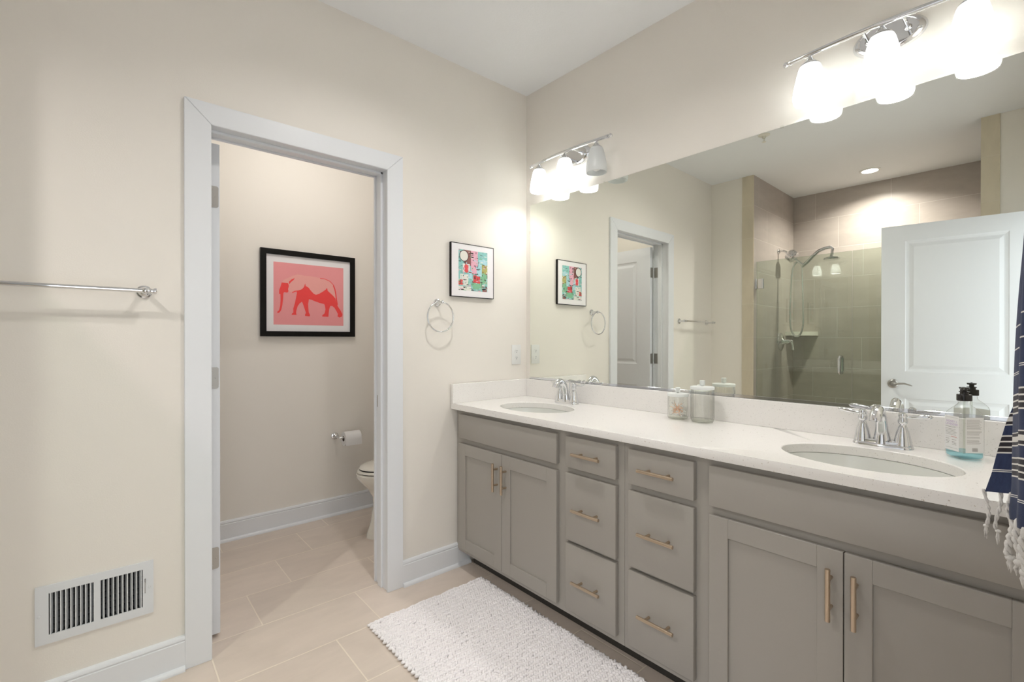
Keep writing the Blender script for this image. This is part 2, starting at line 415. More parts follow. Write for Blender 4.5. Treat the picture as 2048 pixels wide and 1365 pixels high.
# shower
XS = -3.52
mb = MB(); mb.box(XS - .1, XS, -1.97, -.27, 0, H); struct('wall_shower_back', mb, 'tile_back')
mb = MB(); mb.box(XS, XL - .001, -.3902, -.29, 0, H)
struct('wall_shower_front', mb, 'tile_side')
mb = MB(); mb.box(XS, XL - .001, -1.95, -1.852, 0, H); struct('wall_shower_rear', mb, 'tile_side')
mb = MB(); mb.box(XL - .002, XL + .008, -.3915, -.290, .0, H, .001); struct('trim_1', mb, 'tile_trim')
mb = MB(); mb.box(XL - .002, XL + .008, -1.943, -1.852, .0, H, .001); struct('trim_2', mb, 'tile_trim')
mb = MB(); mb.box(XL - .13, XL + .005, -1.852, -.390, 0, .11, .004); struct('trim_3', mb, 'tile_side')
mb = MB(); mb.box(XS, XL - .13, -1.852, -.390, 0, .03); struct('floor_shower', mb, 'pan')

def baseboard(name, fn, L, h=.127):
    """fn(t along, d out, z)"""
    mb = MB()
    prof = [(0, 0), (.014, 0), (.014, h - .022), (.0115, h - .020), (.0115, h - .017), (.014, h - .014), (.0135, h - .006), (.010, h - .001), (.004, h), (0, h)]
    mb.prism(prof, lambda a, b, t: fn(t, a, b), 0, L)
    sh = [(.014, 0), (.028, 0), (.028, .006), (.0255, .013), (.020, .017), (.014, .018)]
    mb.prism(sh, lambda a, b, t: fn(t, a, b), 0, L)
    return struct(name, mb, 'trim')
baseboard('baseboard_front_left', lambda t, d, z: (XL + t, -d, z), CX0 - XL)
baseboard('baseboard_front_right', lambda t, d, z: (CX1 + t, -d, z), -.0 - CX1 - .44)
baseboard('baseboard_toilet_room_back', lambda t, d, z: (-1.81 + t, YT - d, z), 1.765)
baseboard('baseboard_toilet_room_left', lambda t, d, z: (-1.81 + d, .141 + t, z), YT - .141 - .03)
baseboard('baseboard_toilet_room_right', lambda t, d, z: (-.045 - d, .141 + t, z), YT - .141 - .03)
baseboard('baseboard_left', lambda t, d, z: (XL + d, -.29 + t, z), .26)

# ---- door 1: cased opening with the open toilet room door
d1 = thing('door_1', None, None, (IX0, 0, 0), kind='structure')
def casing(name, pieces, y0, y1, parent):
    mb = MB()
    for poly in pieces: mb.prism(poly, lambda u, v, d: (u, d, v), y0, y1)
    bmesh.ops.recalc_face_normals(mb.bm, faces=mb.bm.faces)
    bmesh.ops.bevel(mb.bm, geom=list(mb.bm.edges), offset=.0016, segments=2, affect='EDGES')
    return part(name, mb, 'trim', parent, merge=0)
g = .0006
for side, (ya, yb) in (('bath', (-.016, 0)), ('inner', (WT, WT + .016))):
    casing('door_casing', [[(CX0, 0), (IX0, 0), (IX0, IZ), (CX0, CZ)]], ya, yb, d1)
    casing('door_casing', [[(CX1, 0), (IX1, 0), (IX1, IZ), (CX1, CZ)]], ya, yb, d1)
    casing('door_casing', [[(CX0 + g, CZ), (IX0 + g, IZ), (IX1 - g, IZ), (CX1 - g, CZ)]], ya, yb, d1)
mb = MB()
mb.box(JX0 - .018, JX0, 0, WT, 0, JZ + .018); mb.box(JX1, JX1 + .018, 0, WT, 0, JZ + .018); mb.box(JX0, JX1, 0, WT, JZ, JZ + .018)
part('door_jamb', mb, 'trim', d1)
mb = MB(); s0, s1 = .048, .084
mb.box(JX0, JX0 + .011, s0, s1, 0, JZ, .0015); mb.box(JX1 - .011, JX1, s0, s1, 0, JZ, .0015); mb.box(JX0, JX1, s0, s1, JZ - .011, JZ, .0015)
part('door_stop', mb, 'trim', d1)
mb = MB(); mb.box(JX1 - .0015, JX1 + .002, .088, .112, .895, .955, .0006); part('strike_plate', mb, 'steel', d1)
def slab(T, Wd, Hd, thick, xf, name='door_slab'):
    """xf maps (along, thickness, z) to 3D; two moulded faces"""
    mb = MB()
    st = .13
    ph = [(st, Wd - st, .22, .826), (st, Wd - st, 1.01, Hd - .11)]
    rg = [(.006, .004), (.018, .007), (.024, .007), (.045, .001)]
    mb.panelface(lambda u, v, d: xf(u, d, v), Wd, Hd, ph, rg, thick / 2)
    mb.panelface(lambda u, v, d: xf(u, thick - d, v), Wd, Hd, ph, rg, thick / 2)
    return part(name, mb, 'door', T, ang=12)
# open slab stands perpendicular to the wall, its hinge edge faces the room
SX1 = -1.6125
sl = slab(d1, .708, 2.03, .035, lambda a, t, z: (SX1 - t, WT + .006 + a, z + .016))
for zc in (1.826, 1.078, .332):
    mb = MB()
    # leaf on the slab edge
    top = [(-1.6250 + .008 * math.cos(PI / 2 * k / 5), zc + .036 + .008 * math.sin(PI / 2 * k / 5)) for k in range(6)]
    bot = [(-1.6250 + .008 * math.cos(-PI / 2 + PI / 2 * k / 5), zc - .036 + .008 * math.sin(-PI / 2 + PI / 2 * k / 5)) for k in range(6)]
    poly = bot + top + [(-1.650, zc + .044), (-1.650, zc - .044)]
    mb.prism(poly, lambda u, v, d: (u, d, v), WT + .0035, WT + .0062)
    mb.cyl((-1.6535, WT + .012, zc - .045), (-1.6535, WT + .012, zc + .045), .0065)
    mb.box(-1.6686, -1.6672, WT - .034, WT + .004, zc - .044, zc + .044)
    for sx_, sz_ in ((-1.640, .030), (-1.628, 0), (-1.640, -.030)): mb.lathe([(0, 0), (.0032, 0), (.002, .0012), (0, .0008)], (sx_, WT + .0036, zc + sz_), (0, -1, 0), 12)
    part('hinge', mb, 'satin', d1)

# ---- door 2: entry door, swung open against the left wall behind the photographer
d2 = thing('door_2', None, None, (DX0 + .02, YB, 0), kind='structure')
A = Vector((-2.192, -1.368, 0)); Dd = Vector((-.104, -.684, 0)).normalized(); Nn = Vector((Dd.y, -Dd.x, 0)).normalized()
if Nn.x > 0: Nn = -Nn
Zv = Vector((0, 0, 1))
slab(d2, .762, 2.028, .035, lambda a, t, z: A + Dd * a + Nn * t + Zv * (z + .012))
mb = MB()
c0 = A + Dd * .066 + Zv * .936
mb.lathe([(0, .011), (.012, .011), (.014, .009), (.022, .009), (.026, .006), (.031, .004), (.031, 0)], c0, -Nn, 32, sx=1, sy=1)
path = [c0 - Nn * .008, c0 - Nn * .035, c0 - Nn * .048 + Dd * .008, c0 - Nn * .050 + Dd * .03 + Zv * .004, c0 - Nn * .050 + Dd * .06 + Zv * .006, c0 - Nn * .050 + Dd * .085 - Zv * .001, c0 - Nn * .05 + Dd * .102 - Zv * .008]
mb.tube(path, [.012, .010, .010, .007, .006, .005, .003])
part('lever_handle', mb, 'satin', d2)
mb = MB()
for xx in (DX0 - .0, DX1 - .018): mb.box(xx, xx + .018, YB - .12, YB, 0, DZ - .018)
mb.box(DX0, DX1, YB - .12, YB, DZ - .018, DZ); part('door_jamb', mb, 'trim', d2)
mb = MB(); mb.box(DX1 - .006, DX1 + .08, YB, YB + .016, 0, DZ + .08, .0015); mb.box(DX0 - .08, DX0 + .0, YB, YB + .016, 0, DZ + .08, .0015); mb.box(DX0, DX1 - .006, YB, YB + .016, DZ - .006, DZ + .08, .0015)
part('door_casing', mb, 'trim', d2)

# ================================================================== VANITY (vanity-wall frame)
FX, DXF = -.529, -.548         # face frame plane, door front plane
def pull(parent, y, z, L, vertical):
    mb = MB(); xb = -.578
    if vertical: mb.cyl((xb, y, z - L / 2), (xb, y, z + L / 2), .0062); ps = [(y, z - .038), (y, z + .038)]
    else: mb.cyl((xb, y - L / 2, z), (xb, y + L / 2, z), .0062); ps = [(y - .038, z), (y + .038, z)]
    for py, pz in ps: mb.cyl((xb, py, pz), (DXF + .001, py, pz), .0048)
    part('pull_handle', mb, 'champ', parent)
def shaker(T, y0, y1, z0, z1, pully):
    mb = MB(); st = .059; b = .0009
    mb.box(DXF, FX, y0, y0 + st, z0, z1, b); mb.box(DXF, FX, y1 - st, y1, z0, z1, b)
    mb.box(DXF, FX, y0 + st, y1 - st, z0, z0 + st, b); mb.box(DXF, FX, y0 + st, y1 - st, z1 - st, z1, b)
    mb.box(DXF + .007, FX - .004, y0 + st - .002, y1 - st + .002, z0 + st - .002, z1 - st + .002)
    o = part('door', mb, 'cab', T, merge=0); pull(o, pully, .5755, .135, True)
def front(T, name, y0, y1, z0, z1, p):
    mb = MB(); mb.box(DXF, FX, y0, y1, z0, z1, .0015, 2); o = part(name, mb, 'cab', T)
    if p: pull(o, (y0 + y1) / 2, (z0 + z1) / 2, .137, False)
ZD, DRW = (.127, .686), [(.714, .840), (.416, .690), (.128, .402)]
def cabinet(name, label, y0, y1, sink, drw, dd, pl):
    """y0 < y1"""
    T = thing(name, label, 'cabinet', (-.27, (y0 + y1) / 2, 0), 'M', 'grey vanity cabinets')
    mb = MB()
    mb.box(FX, FX + .02, y0, y1, .10, .8615, .0006)
    mb.box(FX + .02, -.004, y0, y0 + .016, .10, .8615); mb.box(FX + .02, -.004, y1 - .016, y1, .10, .8615)
    mb.box(FX + .02, -.004, y0 + .016, y1 - .016, .10, .116)
    part('cabinet_body', mb, 'cab', T, merge=0)
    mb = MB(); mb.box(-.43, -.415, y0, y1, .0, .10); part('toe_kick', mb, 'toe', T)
    front(T, 'false_front', sink[0], sink[1], .714, .840, False)
    for z0, z1 in DRW: front(T, 'drawer', drw[0], drw[1], z0, z1, True)
    for (a, b), p in zip(dd, pl): shaker(T, a, b, *ZD, p)
cabinet('vanity_cabinet', 'grey shaker vanity cabinet under the far sink, beside the outlet wall', -1.0975, -.030, (-.769, -.056), (-1.070, -.820), [(-.411, -.056), (-.769, -.4135)], [-.380, -.4435])
cabinet('vanity_cabinet', 'grey shaker vanity cabinet under the near sink, by the striped towel', -2.166, -1.0985, (-2.139, -1.426), (-1.375, -1.125), [(-1.781, -1.426), (-2.139, -1.7835)], [-1.7545, -1.810])
# filler strips belong to the wall side
mb = MB(); mb.box(-.520, -.50, -.0295, -.003, .10, .8615); solo('filler_strip', mb, 'cab', 'narrow grey filler strip between the far vanity cabinet and the door wall', 'filler', (-.51, -.016, .10), 'M')

CT, CB, CXF = .8926, .8625, -.5602
SY = (-.4135, -1.777); SXc = -.318; SA, SB = .158, .213     # sink half sizes in x, y
def plate_hole(mb, x0, x1, y0, y1, cx, cy, a, b, z0, z1, seg=64):
    ang = sorted({2 * PI * k / seg for k in range(seg)} | {math.atan2(yy - cy, xx - cx) % (2 * PI) for xx in (x0, x1) for yy in (y0, y1)})
    inn, outr = [], []
    for t in ang:
        c, s = math.cos(t), math.sin(t)
        # same direction on the ellipse
        r = 1 / math.sqrt((c / a) ** 2 + (s / b) ** 2); inn.append((cx + r * c, cy + r * s))
        k = min(((x1 - cx) / c if c > 1e-9 else (x0 - cx) / c if c < -1e-9 else 1e9), ((y1 - cy) / s if s > 1e-9 else (y0 - cy) / s if s < -1e-9 else 1e9))
        outr.append((cx + k * c, cy + k * s))
    n = len(ang)
    for k in range(n):
        k2 = (k + 1) % n
        for z in (z0, z1): mb.face([(*inn[k], z), (*inn[k2], z), (*outr[k2], z), (*outr[k], z)])
        mb.face([(*inn[k], z0), (*inn[k2], z0), (*inn[k2], z1), (*inn[k], z1)])
ct = thing('countertop', 'long speckled white quartz countertop over both vanity cabinets, with backsplash', 'countertop', (-.28, -1.08, CB), 'M')
mb = MB(); YE = -2.178
ys = [-.0015, -.80, -1.40, YE]
plate_hole(mb, CXF, -.0015, ys[1], ys[0], SXc, SY[0], SA, SB, CB, CT)
plate_hole(mb, CXF, -.0015, ys[3], ys[2], SXc, SY[1], SA, SB, CB, CT)
for z in (CB, CT): mb.face([(CXF, ys[1], z), (-.0015, ys[1], z), (-.0015, ys[2], z), (CXF, ys[2], z)])
for a, b in zip(ys, ys[1:]):
    mb.face([(CXF, a, CB), (CXF, b, CB), (CXF, b, CT), (CXF, a, CT)]); mb.face([(-.0015, a, CB), (-.0015, b, CB), (-.0015, b, CT), (-.0015, a, CT)])
for y in (ys[0], ys[3]): mb.face([(CXF, y, CB), (-.0015, y, CB), (-.0015, y, CT), (CXF, y, CT)])
top = part('counter_slab', mb, 'quartz', ct)
bv = top.modifiers.new('ease', 'BEVEL'); bv.width = .0025; bv.segments = 2; bv.limit_method = 'ANGLE'; bv.angle_limit = math.radians(60)
mb = MB(); mb.box(-.0205, -.0015, YE, -.0215, CT, .9965, .0012); part('backsplash', mb, 'quartz', ct)
mb = MB(); mb.box(CXF, -.0015, -.0215, -.0015, CT, .9965, .0012); part('backsplash', mb, 'quartz', ct)
# sinks
def ell(cx, cy, a, b, z, n=48): return [(cx + a * math.cos(2 * PI * k / n), cy + b * math.sin(2 * PI * k / n), z) for k in range(n)]
def sink(label, cy):
    T = thing('sink', label, 'sink', (SXc, cy, CB - .15), 'M', 'undermount oval sinks')
    mb = MB(); rings = []
    for f, z in ((1.11, CB), (1.11, CB - .012), (1.02, CB - .03)): rings.append(ell(SXc, cy, SA * f, SB * f, z - .0006))
    for f, z in ((1.02, CB - .03), (.95, CB - .09), (.80, CB - .14), (.5, CB - .158), (.12, CB - .165)): rings.append(ell(SXc, cy, SA * f, SB * f, z - .008))
    rings2 = [ell(SXc, cy, SA * f, SB * f, z) for f, z in ((.10, CB - .152), (.45, CB - .145), (.70, CB - .128), (.86, CB - .095), (.95, CB - .045), (.985, CB - .012), (.998, CB - .0004), (1.11, CB - .0004))]
    mb.loft(rings + rings2, cap=False); part('basin', mb, 'sinkw', T)
    mb = MB(); mb.lathe([(0, .004), (.014, .0035), (.016, .001), (.022, .001), (.023, -.002), (0, -.004)], (SXc, cy, CB - .1495)); part('drain', mb, 'chrome', T)
    mb = MB(); mb.lathe([(0, 0), (.010, 0), (.011, .003)], (SXc + SA * .93, cy, CB - .055), (-1, 0, .3), 20); part('overflow', mb, 'dark', T)
sink('oval white undermount sink at the far end of the counter, by the outlet wall', SY[0])
sink('oval white undermount sink nearest the camera, in front of the soap bottle', SY[1])
# faucets
def faucet(label, cy):
    T = thing('faucet', label, 'faucet', (-.088, cy, CT), 'M', 'chrome two-handle faucets')
    x = -.088; z = CT
    mb = MB()
    def stad(hx, hy, zz, n=12):
        pts = []
        for s_, a0 in ((1, 0), (-1, PI)):
            for k in range(n + 1): a = a0 + PI * k / n; pts.append((x + hx * math.cos(a) * (1), cy + s_ * (hy - hx) + hx * math.sin(a), zz))
        return pts
    mb.loft([stad(.0265, .079, z), stad(.0265, .079, z + .004), stad(.024, .0765, z + .008), stad(.022, .073, z + .011), stad(.0215, .072, z + .018), stad(.018, .068, z + .022)])
    part('base_plate', mb, 'chrome', T)
    mb = MB()
    P = [(x, z + .012), (x - .002, z + .030), (x - .006, z + .055), (x - .014, z + .085), (x - .026, z + .106), (x - .045, z + .121), (x - .062, z + .122), (x - .078, z + .114), (x - .089, z + .101), (x - .093, z + .090)]
    R = [.026, .022, .0175, .0150, .0145, .0150, .0155, .0160, .0165, .0165]
    # smooth the spout
    pts = [Vector((a, cy, b)) for a, b in P]; fine, fr = [], []
    for i in range(len(pts) - 1):
        p0, p1, p2, p3 = pts[max(i - 1, 0)], pts[i], pts[i + 1], pts[min(i + 2, len(pts) - 1)]
        for k in range(4):
            t = k / 4; fine.append(.5 * ((2 * p1) + (-p0 + p2) * t + (2 * p0 - 5 * p1 + 4 * p2 - p3) * t * t + (-p0 + 3 * p1 - 3 * p2 + p3) * t ** 3)); fr.append(R[i] * (1 - t) + R[i + 1] * t)
    fine.append(pts[-1]); fr.append(R[-1]); mb.tube(fine, fr, 20)
    part('spout', mb, 'chrome', T)
    mb = MB(); mb.cyl((x + .022, cy, z + .01), (x + .022, cy, z + .108), .0025); mb.lathe([(0, 0), (.005, .001), (.007, .006), (.005, .012), (0, .014)], (x + .022, cy, z + .105), seg=16)
    part('lift_rod', mb, 'chrome', T)
    for s_ in (-1, 1):
        hy = cy + s_ * .0515; mb = MB()
        mb.lathe([(0, .008), (.0255, .010), (.0255, .013), (.0235, .017), (.021, .032), (.017, .052), (.0125, .064), (.0125, .067), (.0105, .070), (.0085, .076), (.0125, .081), (.0135, .086), (.0125, .092), (.0105, .097), (.0105, .098), (.0122, .103), (.0105, .110), (.005, .114), (0, .115)], (x, hy, z), seg=28)
        ex = Vector((x + (.012 if s_ > 0 else .004), hy + s_ * .072, z + (.108 if s_ > 0 else .107))); st_ = Vector((x, hy, z + .0985))
        q = [st_.lerp(ex, t) for t in (0.1, .2, .3, .45, .6, .75, .88, .96, 1.0)]
        mb.tube(q, [.0045, .0045, .0052, .0065, .0074, .0078, .0072, .0050, .001], 14)
        part('handle', mb, 'chrome', T)
faucet('chrome two-handle faucet behind the far sink', SY[0])
faucet('chrome two-handle faucet behind the near sink, beside the soap bottle', SY[1])

# ---- mirror
mt = thing('wall_mirror', 'large frameless wall mirror above the vanity backsplash', 'mirror', (-.003, -1.09, 1.0), 'M')
y0, y1, z0, z1 = -2.135, -.0375, 1.0065, 2.059
xm = lambda z: -.005 + .00173 * (z - 1.5)
mb = MB()
mb.face([(xm(z0), y0, z0), (xm(z0), y1, z0), (xm(z1), y1, z1), (xm(z1), y0, z1)]); part('mirror_glass', mb, 'mirror', mt)
mb = MB(); e = .0001
mb.box(-.0008, xm(1.5) + .0012, y0, y1, z0, z1)
part('mirror_edge', mb, 'mirror_edge', mt)
mb = MB(); mb.box(-.0095, -.0078, y0, y1, .9972, 1.0095, .0003); mb.box(-.0095, -.0008, y0, y1, .9970, .9990); part('bottom_channel', mb, 'chrome', mt)
mb = MB(); mb.box(-.0085, -.001, y1 - .004, y1 + .007, 1.885, 1.900, .001); part('mirror_clip', mb, 'jar', mt)
for yy in (-.6, -1.45):
    mb = MB(); mb.box(-.0085, -.001, yy - .006, yy + .006, z1 - .003, z1 + .005, .001); part('mirror_clip', mb, 'jar', mt)

# ---- vanity lights
def vanity_light(label, cy, off):
    ZB = 2.249
    T = thing('vanity_light', label, 'wall light', (0, cy, ZB), 'M', 'three-shade chrome vanity lights')
    bx = lambda dy: -.083 - .022 * (1 - (dy / .285) ** 2)
    mb = MB(); zc = ZB + .0
    mb.lathe([(1.0, 0), (1.0, .004), (.97, .010), (.86, .020), (.80, .022), (.78, .0205), (0, .0205)], (-.0005, cy, zc), (-1, 0, 0), 48, sx=.056, sy=.100)
    part('back_plate', mb, 'chrome', T)
    for s_ in (-1, 1):
        mb = MB(); mb.tube([(-.018, cy + s_ * .052, zc), (-.06, cy + s_ * .052, zc), (bx(.05), cy + s_ * .052, ZB)], .0055, 12)
        mb.lathe([(0, 0), (.011, 0), (.010, .004), (.006, .008)], (-.020, cy + s_ * .052, zc), (-1, 0, 0), 20); part('support_arm', mb, 'chrome', T)
    mb = MB(); mb.tube([(bx(d), cy + d, ZB) for d in [-.27 + .54 * k / 24 for k in range(25)]], .0085, 16)
    for s_ in (-1, 1):
        mb.lathe([(.0085, -.004), (.0105, -.002), (.0105, .003), (.006, .005), (.006, .008), (.009, .011), (.0105, .016), (.009, .021), (.005, .0245), (0, .0255)], (bx(.27), cy + s_ * .27, ZB), (.12, s_, 0), 18)
    part('curved_bar', mb, 'chrome', T)
    for i, d in enumerate((.206, 0, -.206)):
        c = (bx(d), cy + d, ZB)
        mb = MB(); mb.lathe([(0, .0), (.006, -.002), (.006, -.010), (.009, -.014), (.013, -.020), (.021, -.030), (.030, -.038), (.0315, -.043), (.029, -.046), (0, -.046)], c, seg=28)
        part('shade_holder', mb, 'satin' if False else 'chrome', T)
        mb = MB(); pr = [(.026, -.0395), (.0315, -.043), (.0355, -.052), (.0405, -.072), (.046, -.097), (.051, -.123), (.0535, -.143), (.0530, -.155), (.0505, -.166)]
        inn = [(r - .0022, z) for r, z in reversed(pr)]
        mb.lathe(pr + inn, c, seg=40)
        part('glass_shade', mb, 'shade', T, label=None)
        lit = not (off and i == 2)
        mb = MB(); mb.ball((c[0], c[1], ZB - .127), .0285, 3, (1, 1, 1.05)); mb.lathe([(.014, -.05), (.014, -.085), (.020, -.100), (.024, -.108)], c, seg=20)
        o = part('bulb', mb, 'bulb' if lit else 'bulb_off', T)
        if not lit: o['label'] = 'unlit bulb'
vanity_light('three-shade chrome vanity light in the corner by the door wall, its right shade dark', -.4135, True)
vanity_light('three-shade chrome vanity light nearest the camera, all three shades lit', -1.777, False)

# ---- jars
def glassjar(T, cx, cy, r, h, flutes, bulge):
    z = CT + .0006; mb = MB()
    prof = [(r * .80, 0), (r * .93, .003), (r * (1.0 + bulge), .012), (r * (1.0 + bulge), .022), (r, .045), (r, h - .02), (r * .98, h - .004), (r * .97, h)]
    seg = 192; rings = []
    for rr, hh in prof:
        k_ = 1 if (flutes and .012 < hh < h - .015) else 0
        rings.append([(cx + (rr + k_ * .0016 * math.cos(flutes * 2 * PI * k / seg)) * math.cos(2 * PI * k / seg), cy + (rr + k_ * .0016 * math.cos(flutes * 2 * PI * k / seg)) * math.sin(2 * PI * k / seg), z + hh) for k in range(seg)])
    inn = [[(cx + (rr - .003) * math.cos(2 * PI * k / seg), cy + (rr - .003) * math.sin(2 * PI * k / seg), z + hh) for k in range(seg)] for rr, hh in ((r * .97, h), (r, h - .02), (r, .045), (r * .93, .014))]
    mb.loft(rings + inn, cap=False); part('jar_body', mb, 'jar_fluted' if flutes else 'jar', T, ang=60)
    mb = MB(); mb.lathe([(0, .001), (r * .80, .001), (r * .93, .004), (r * (.985 + bulge), .011), (r * .90, .0135), (0, .0135)], (cx, cy, z), seg=48); part('jar_base', mb, 'jar_base', T)
    mb = MB(); mb.lathe([(0, h), (r * 1.0, h), (r * 1.05, h + .002), (r * 1.05, h + .010), (r * 1.02, h + .012), (r * .3, h + .014), (.004, h + .0145), (.006, h + .0165), (.0095, h + .0175), (.0105, h + .020), (.0105, h + .036), (.009, h + .0378), (0, h + .038)], (cx, cy, z), seg=48)
    part('lid', mb, 'lid', T)
J1, J2 = (-.102, -1.071), (-.104, -1.182)
T = thing('glass_jar', 'small glass jar holding cotton swabs, shorter of the two jars between the sinks', 'jar', (*J1, CT), 'M', 'lidded glass jars'); glassjar(T, *J1, .043, .098, 0, .03)
T = thing('glass_jar', 'tall empty fluted glass jar with lid, right of the cotton swab jar', 'jar', (*J2, CT), 'M', 'lidded glass jars'); glassjar(T, *J2, .0455, .136, 24, .0)
mb = MB(); mb.cyl((0, 0, -.033), (0, 0, .033), .0011, seg=8)
sw_mesh = None
for i in range(20):
    a = 1.2 + random.gauss(0, .45) + (PI if i % 2 else 0); tilt = random.uniform(.75, 1.45); L = .033
    dirv = Vector((math.sin(tilt) * math.cos(a), math.sin(tilt) * math.sin(a), math.cos(tilt)))
    zc = .018 + i * .0011 + abs(dirv.z) * L
    if sw_mesh is None:
        root = thing('cotton_swab', 'cotton swab with peach stick lying inside the small lidded jar', 'cotton swab', (0, 0, 0), 'M', 'cotton swabs in the small jar')
        mb1 = MB(); mb1.cyl((0, 0, -.033), (0, 0, .033), .0011, seg=8); part('stick', mb1, 'stick', root)
        for e_ in (-.034, .034): mb1 = MB(); mb1.ball((0, 0, e_), .0026, 2, (1, 1, 2)); part('cotton_tip', mb1, 'cotton', root)
        sw_mesh = root; c = root
    else: c = copy_tree(sw_mesh)
    R = Matrix.Rotation(BETA, 4, 'Z')
    pos = R @ Vector((J1[0] + random.uniform(-.006, .006), J1[1] + random.uniform(-.006, .006), CT + min(zc, .055)))
    c.location = pos; c.rotation_euler = dirv.to_track_quat('Z', 'Y').to_euler()

# ---- soap bottle
BC = (-.108, -1.970); BR = math.radians(42)
Tb = thing('soap_bottle', 'clear soap bottle with black pump and HONEY + LAVENDER label, by the near sink', 'bottle', (*BC, CT), 'M')
def rr(hw, hd, r, z, n=6, rot=BR, c=BC):
    pts = []
    for (sx_, sy_), a0 in zip(((1, 1), (-1, 1), (-1, -1), (1, -1)), (0, PI / 2, PI, 1.5 * PI)):
        for k in range(n + 1):
            a = a0 + PI / 2 * k / n; pts.append((sx_ * (hw - r) + r * math.cos(a), sy_ * (hd - r) + r * math.sin(a)))
    return [(c[0] + u * math.cos(rot) - v * math.sin(rot), c[1] + u * math.sin(rot) + v * math.cos(rot), z) for u, v in pts]
zb = CT + .0006; hw, hd = .0345, .0325
mb = MB()
mb.loft([rr(hw - .008, hd - .008, .012, zb), rr(hw - .002, hd - .002, .014, zb + .003), rr(hw, hd, .014, zb + .010), rr(hw, hd, .014, zb + .122), rr(hw - .002, hd - .002, .016, zb + .132), rr(hw - .010, hd - .010, .015, zb + .144), rr(.017, .017, .0165, zb + .152), rr(.0135, .0135, .0133, zb + .156), rr(.0135, .0135, .0133, zb + .170)])
part('bottle_body', mb, 'plastic', Tb, ang=50)
mb = MB(); mb.loft([rr(hw - .010, hd - .010, .011, zb + .002), rr(hw - .003, hd - .003, .013, zb + .006), rr(hw - .002, hd - .002, .013, zb + .010), rr(hw - .002, hd - .002, .013, zb + .021)])
part('liquid_soap', mb, 'soap', Tb, ang=50)
mb = MB(); mb.lathe([(0, .166), (.0165, .166), (.0170, .168), (.0170, .183), (.0160, .1845), (.010, .185), (.0095, .190), (.012, .191), (.012, .193), (.006, .194), (.006, .199), (.0105, .200), (.012, .2035), (.011, .205), (0, .2055)], (*BC, zb), seg=28)
part('pump', mb, 'black', Tb)
dn = Vector((-1, .10, 0)).normalized()
mb = MB(); c_ = Vector((*BC, zb + .2015)); mb.tube([c_ + dn * .004, c_ + dn * .018 + Vector((0, 0, .0005)), c_ + dn * .030 - Vector((0, 0, .001)), c_ + dn * .035 - Vector((0, 0, .004))], [.0050, .0046, .0038, .0030], 12); part('nozzle', mb, 'black', Tb)
mb = MB(); mb.cyl((*BC, zb + .012), (*BC, zb + .168), .0025, seg=10); part('dip_tube', mb, 'jar_base', Tb)
# labels on the two faces seen from the room: left face normal and right face normal
def face_frame(k):
    a = BR + k; n = Vector((math.cos(a), math.sin(a), 0)); u = Vector((-n.y, n.x, 0)); return n, u
def text_mesh(s, size):
    cu = bpy.data.curves.new('t', 'FONT'); cu.body = s; cu.size = size; cu.align_x = 'LEFT'
    ob = bpy.data.objects.new('t', cu); COL.objects.link(ob)
    dg = bpy.context.evaluated_depsgraph_get(); dg.update()
    me = bpy.data.meshes.new_from_object(ob.evaluated_get(dg)); bpy.data.objects.remove(ob)
    return me
for kk, hh, who in ((PI / 2, hd, 'front'), (PI, hw, 'side')):
    n, u = face_frame(kk)
    if n.x > 0: n, u = -n, -u
    # u must run to the viewer's right
    if u.y > 0: u = -u
    o3 = Vector((*BC, 0)) + n * (hh + .0004); hwid = (hw if who == 'front' else hd) - .0095
    P3 = lambda a, z, d=0: o3 + u * a + n * d + Vector((0, 0, z))
    mb = MB(); mb.face([P3(-hwid, zb + .022), P3(hwid, zb + .022), P3(hwid, zb + .122), P3(-hwid, zb + .122)])
    lab = part('label', mb, 'label', Tb)
    mb = MB(); mbr = MB()
    def line(m_, a0, a1, z, h=.0008): m_.face([P3(a0, z, .0003), P3(a1, z, .0003), P3(a1, z + h, .0003), P3(a0, z + h, .0003)])
    L_ = hwid - .003
    if who == 'front':
        line(mb, -L_, L_, zb + .117, .0005)
        for z, s in ((.092, .0004),): line(mb, -L_, L_, zb + z, s)
        for z in (.089, .083, .079, .075, .071, .067): line(mb, -L_, L_ * random.uniform(.6, .95), zb + z, .0009)
        line(mb, -L_, L_, zb + .060, .0004); line(mbr, -.002, L_ * .8, zb + .0615, .0013)
        for z in (.054, .048, .044, .040): line(mb, -L_ * .95, -L_ * random.uniform(.3, .5), zb + z, .0010); line(mb, L_ * .05, L_ * random.uniform(.5, .8), zb + z - .001, .0010)
        line(mb, -L_, L_, zb + .029, .0006)
    else:
        z = .115
        while z > .045:
            line(mb, -L_, L_ * random.uniform(.55, .95), zb + z, .0007); z -= .0026 if random.random() > .12 else .006
        bc = MB()
        for k in range(12): a = -.006 + k * .0012; bc.face([P3(a, zb + .026, .0003), P3(a + .0006, zb + .026, .0003), P3(a + .0006, zb + .036, .0003), P3(a, zb + .036, .0003)])
    part('fine_print', mb, 'ink', lab, merge=0)
    if who == 'side': part('barcode', bc, 'ink', lab, merge=0)
    if who == 'front':
        part('red_print', mbr, 'redink', lab, merge=0)
        for s_, z in (('HONEY +', .107), ('LAVENDER', .099)):
            me = text_mesh(s_, .0088); w_ = max(v.co.x for v in me.vertices); org = ORG[Tb.name]
            for v in me.vertices:
                a, b = v.co.x, v.co.y; sc_ = 1 if w_ < 2 * L_ else 2 * L_ / w_
                v.co = P3((a - w_ / 2) * sc_, zb + z - .004 + b, .0004) - org
            me.materials.append(M['violet']); ob = bpy.data.objects.new('lettering', me); COL.objects.link(ob); ob.parent = lab; ORG[ob.name] = org

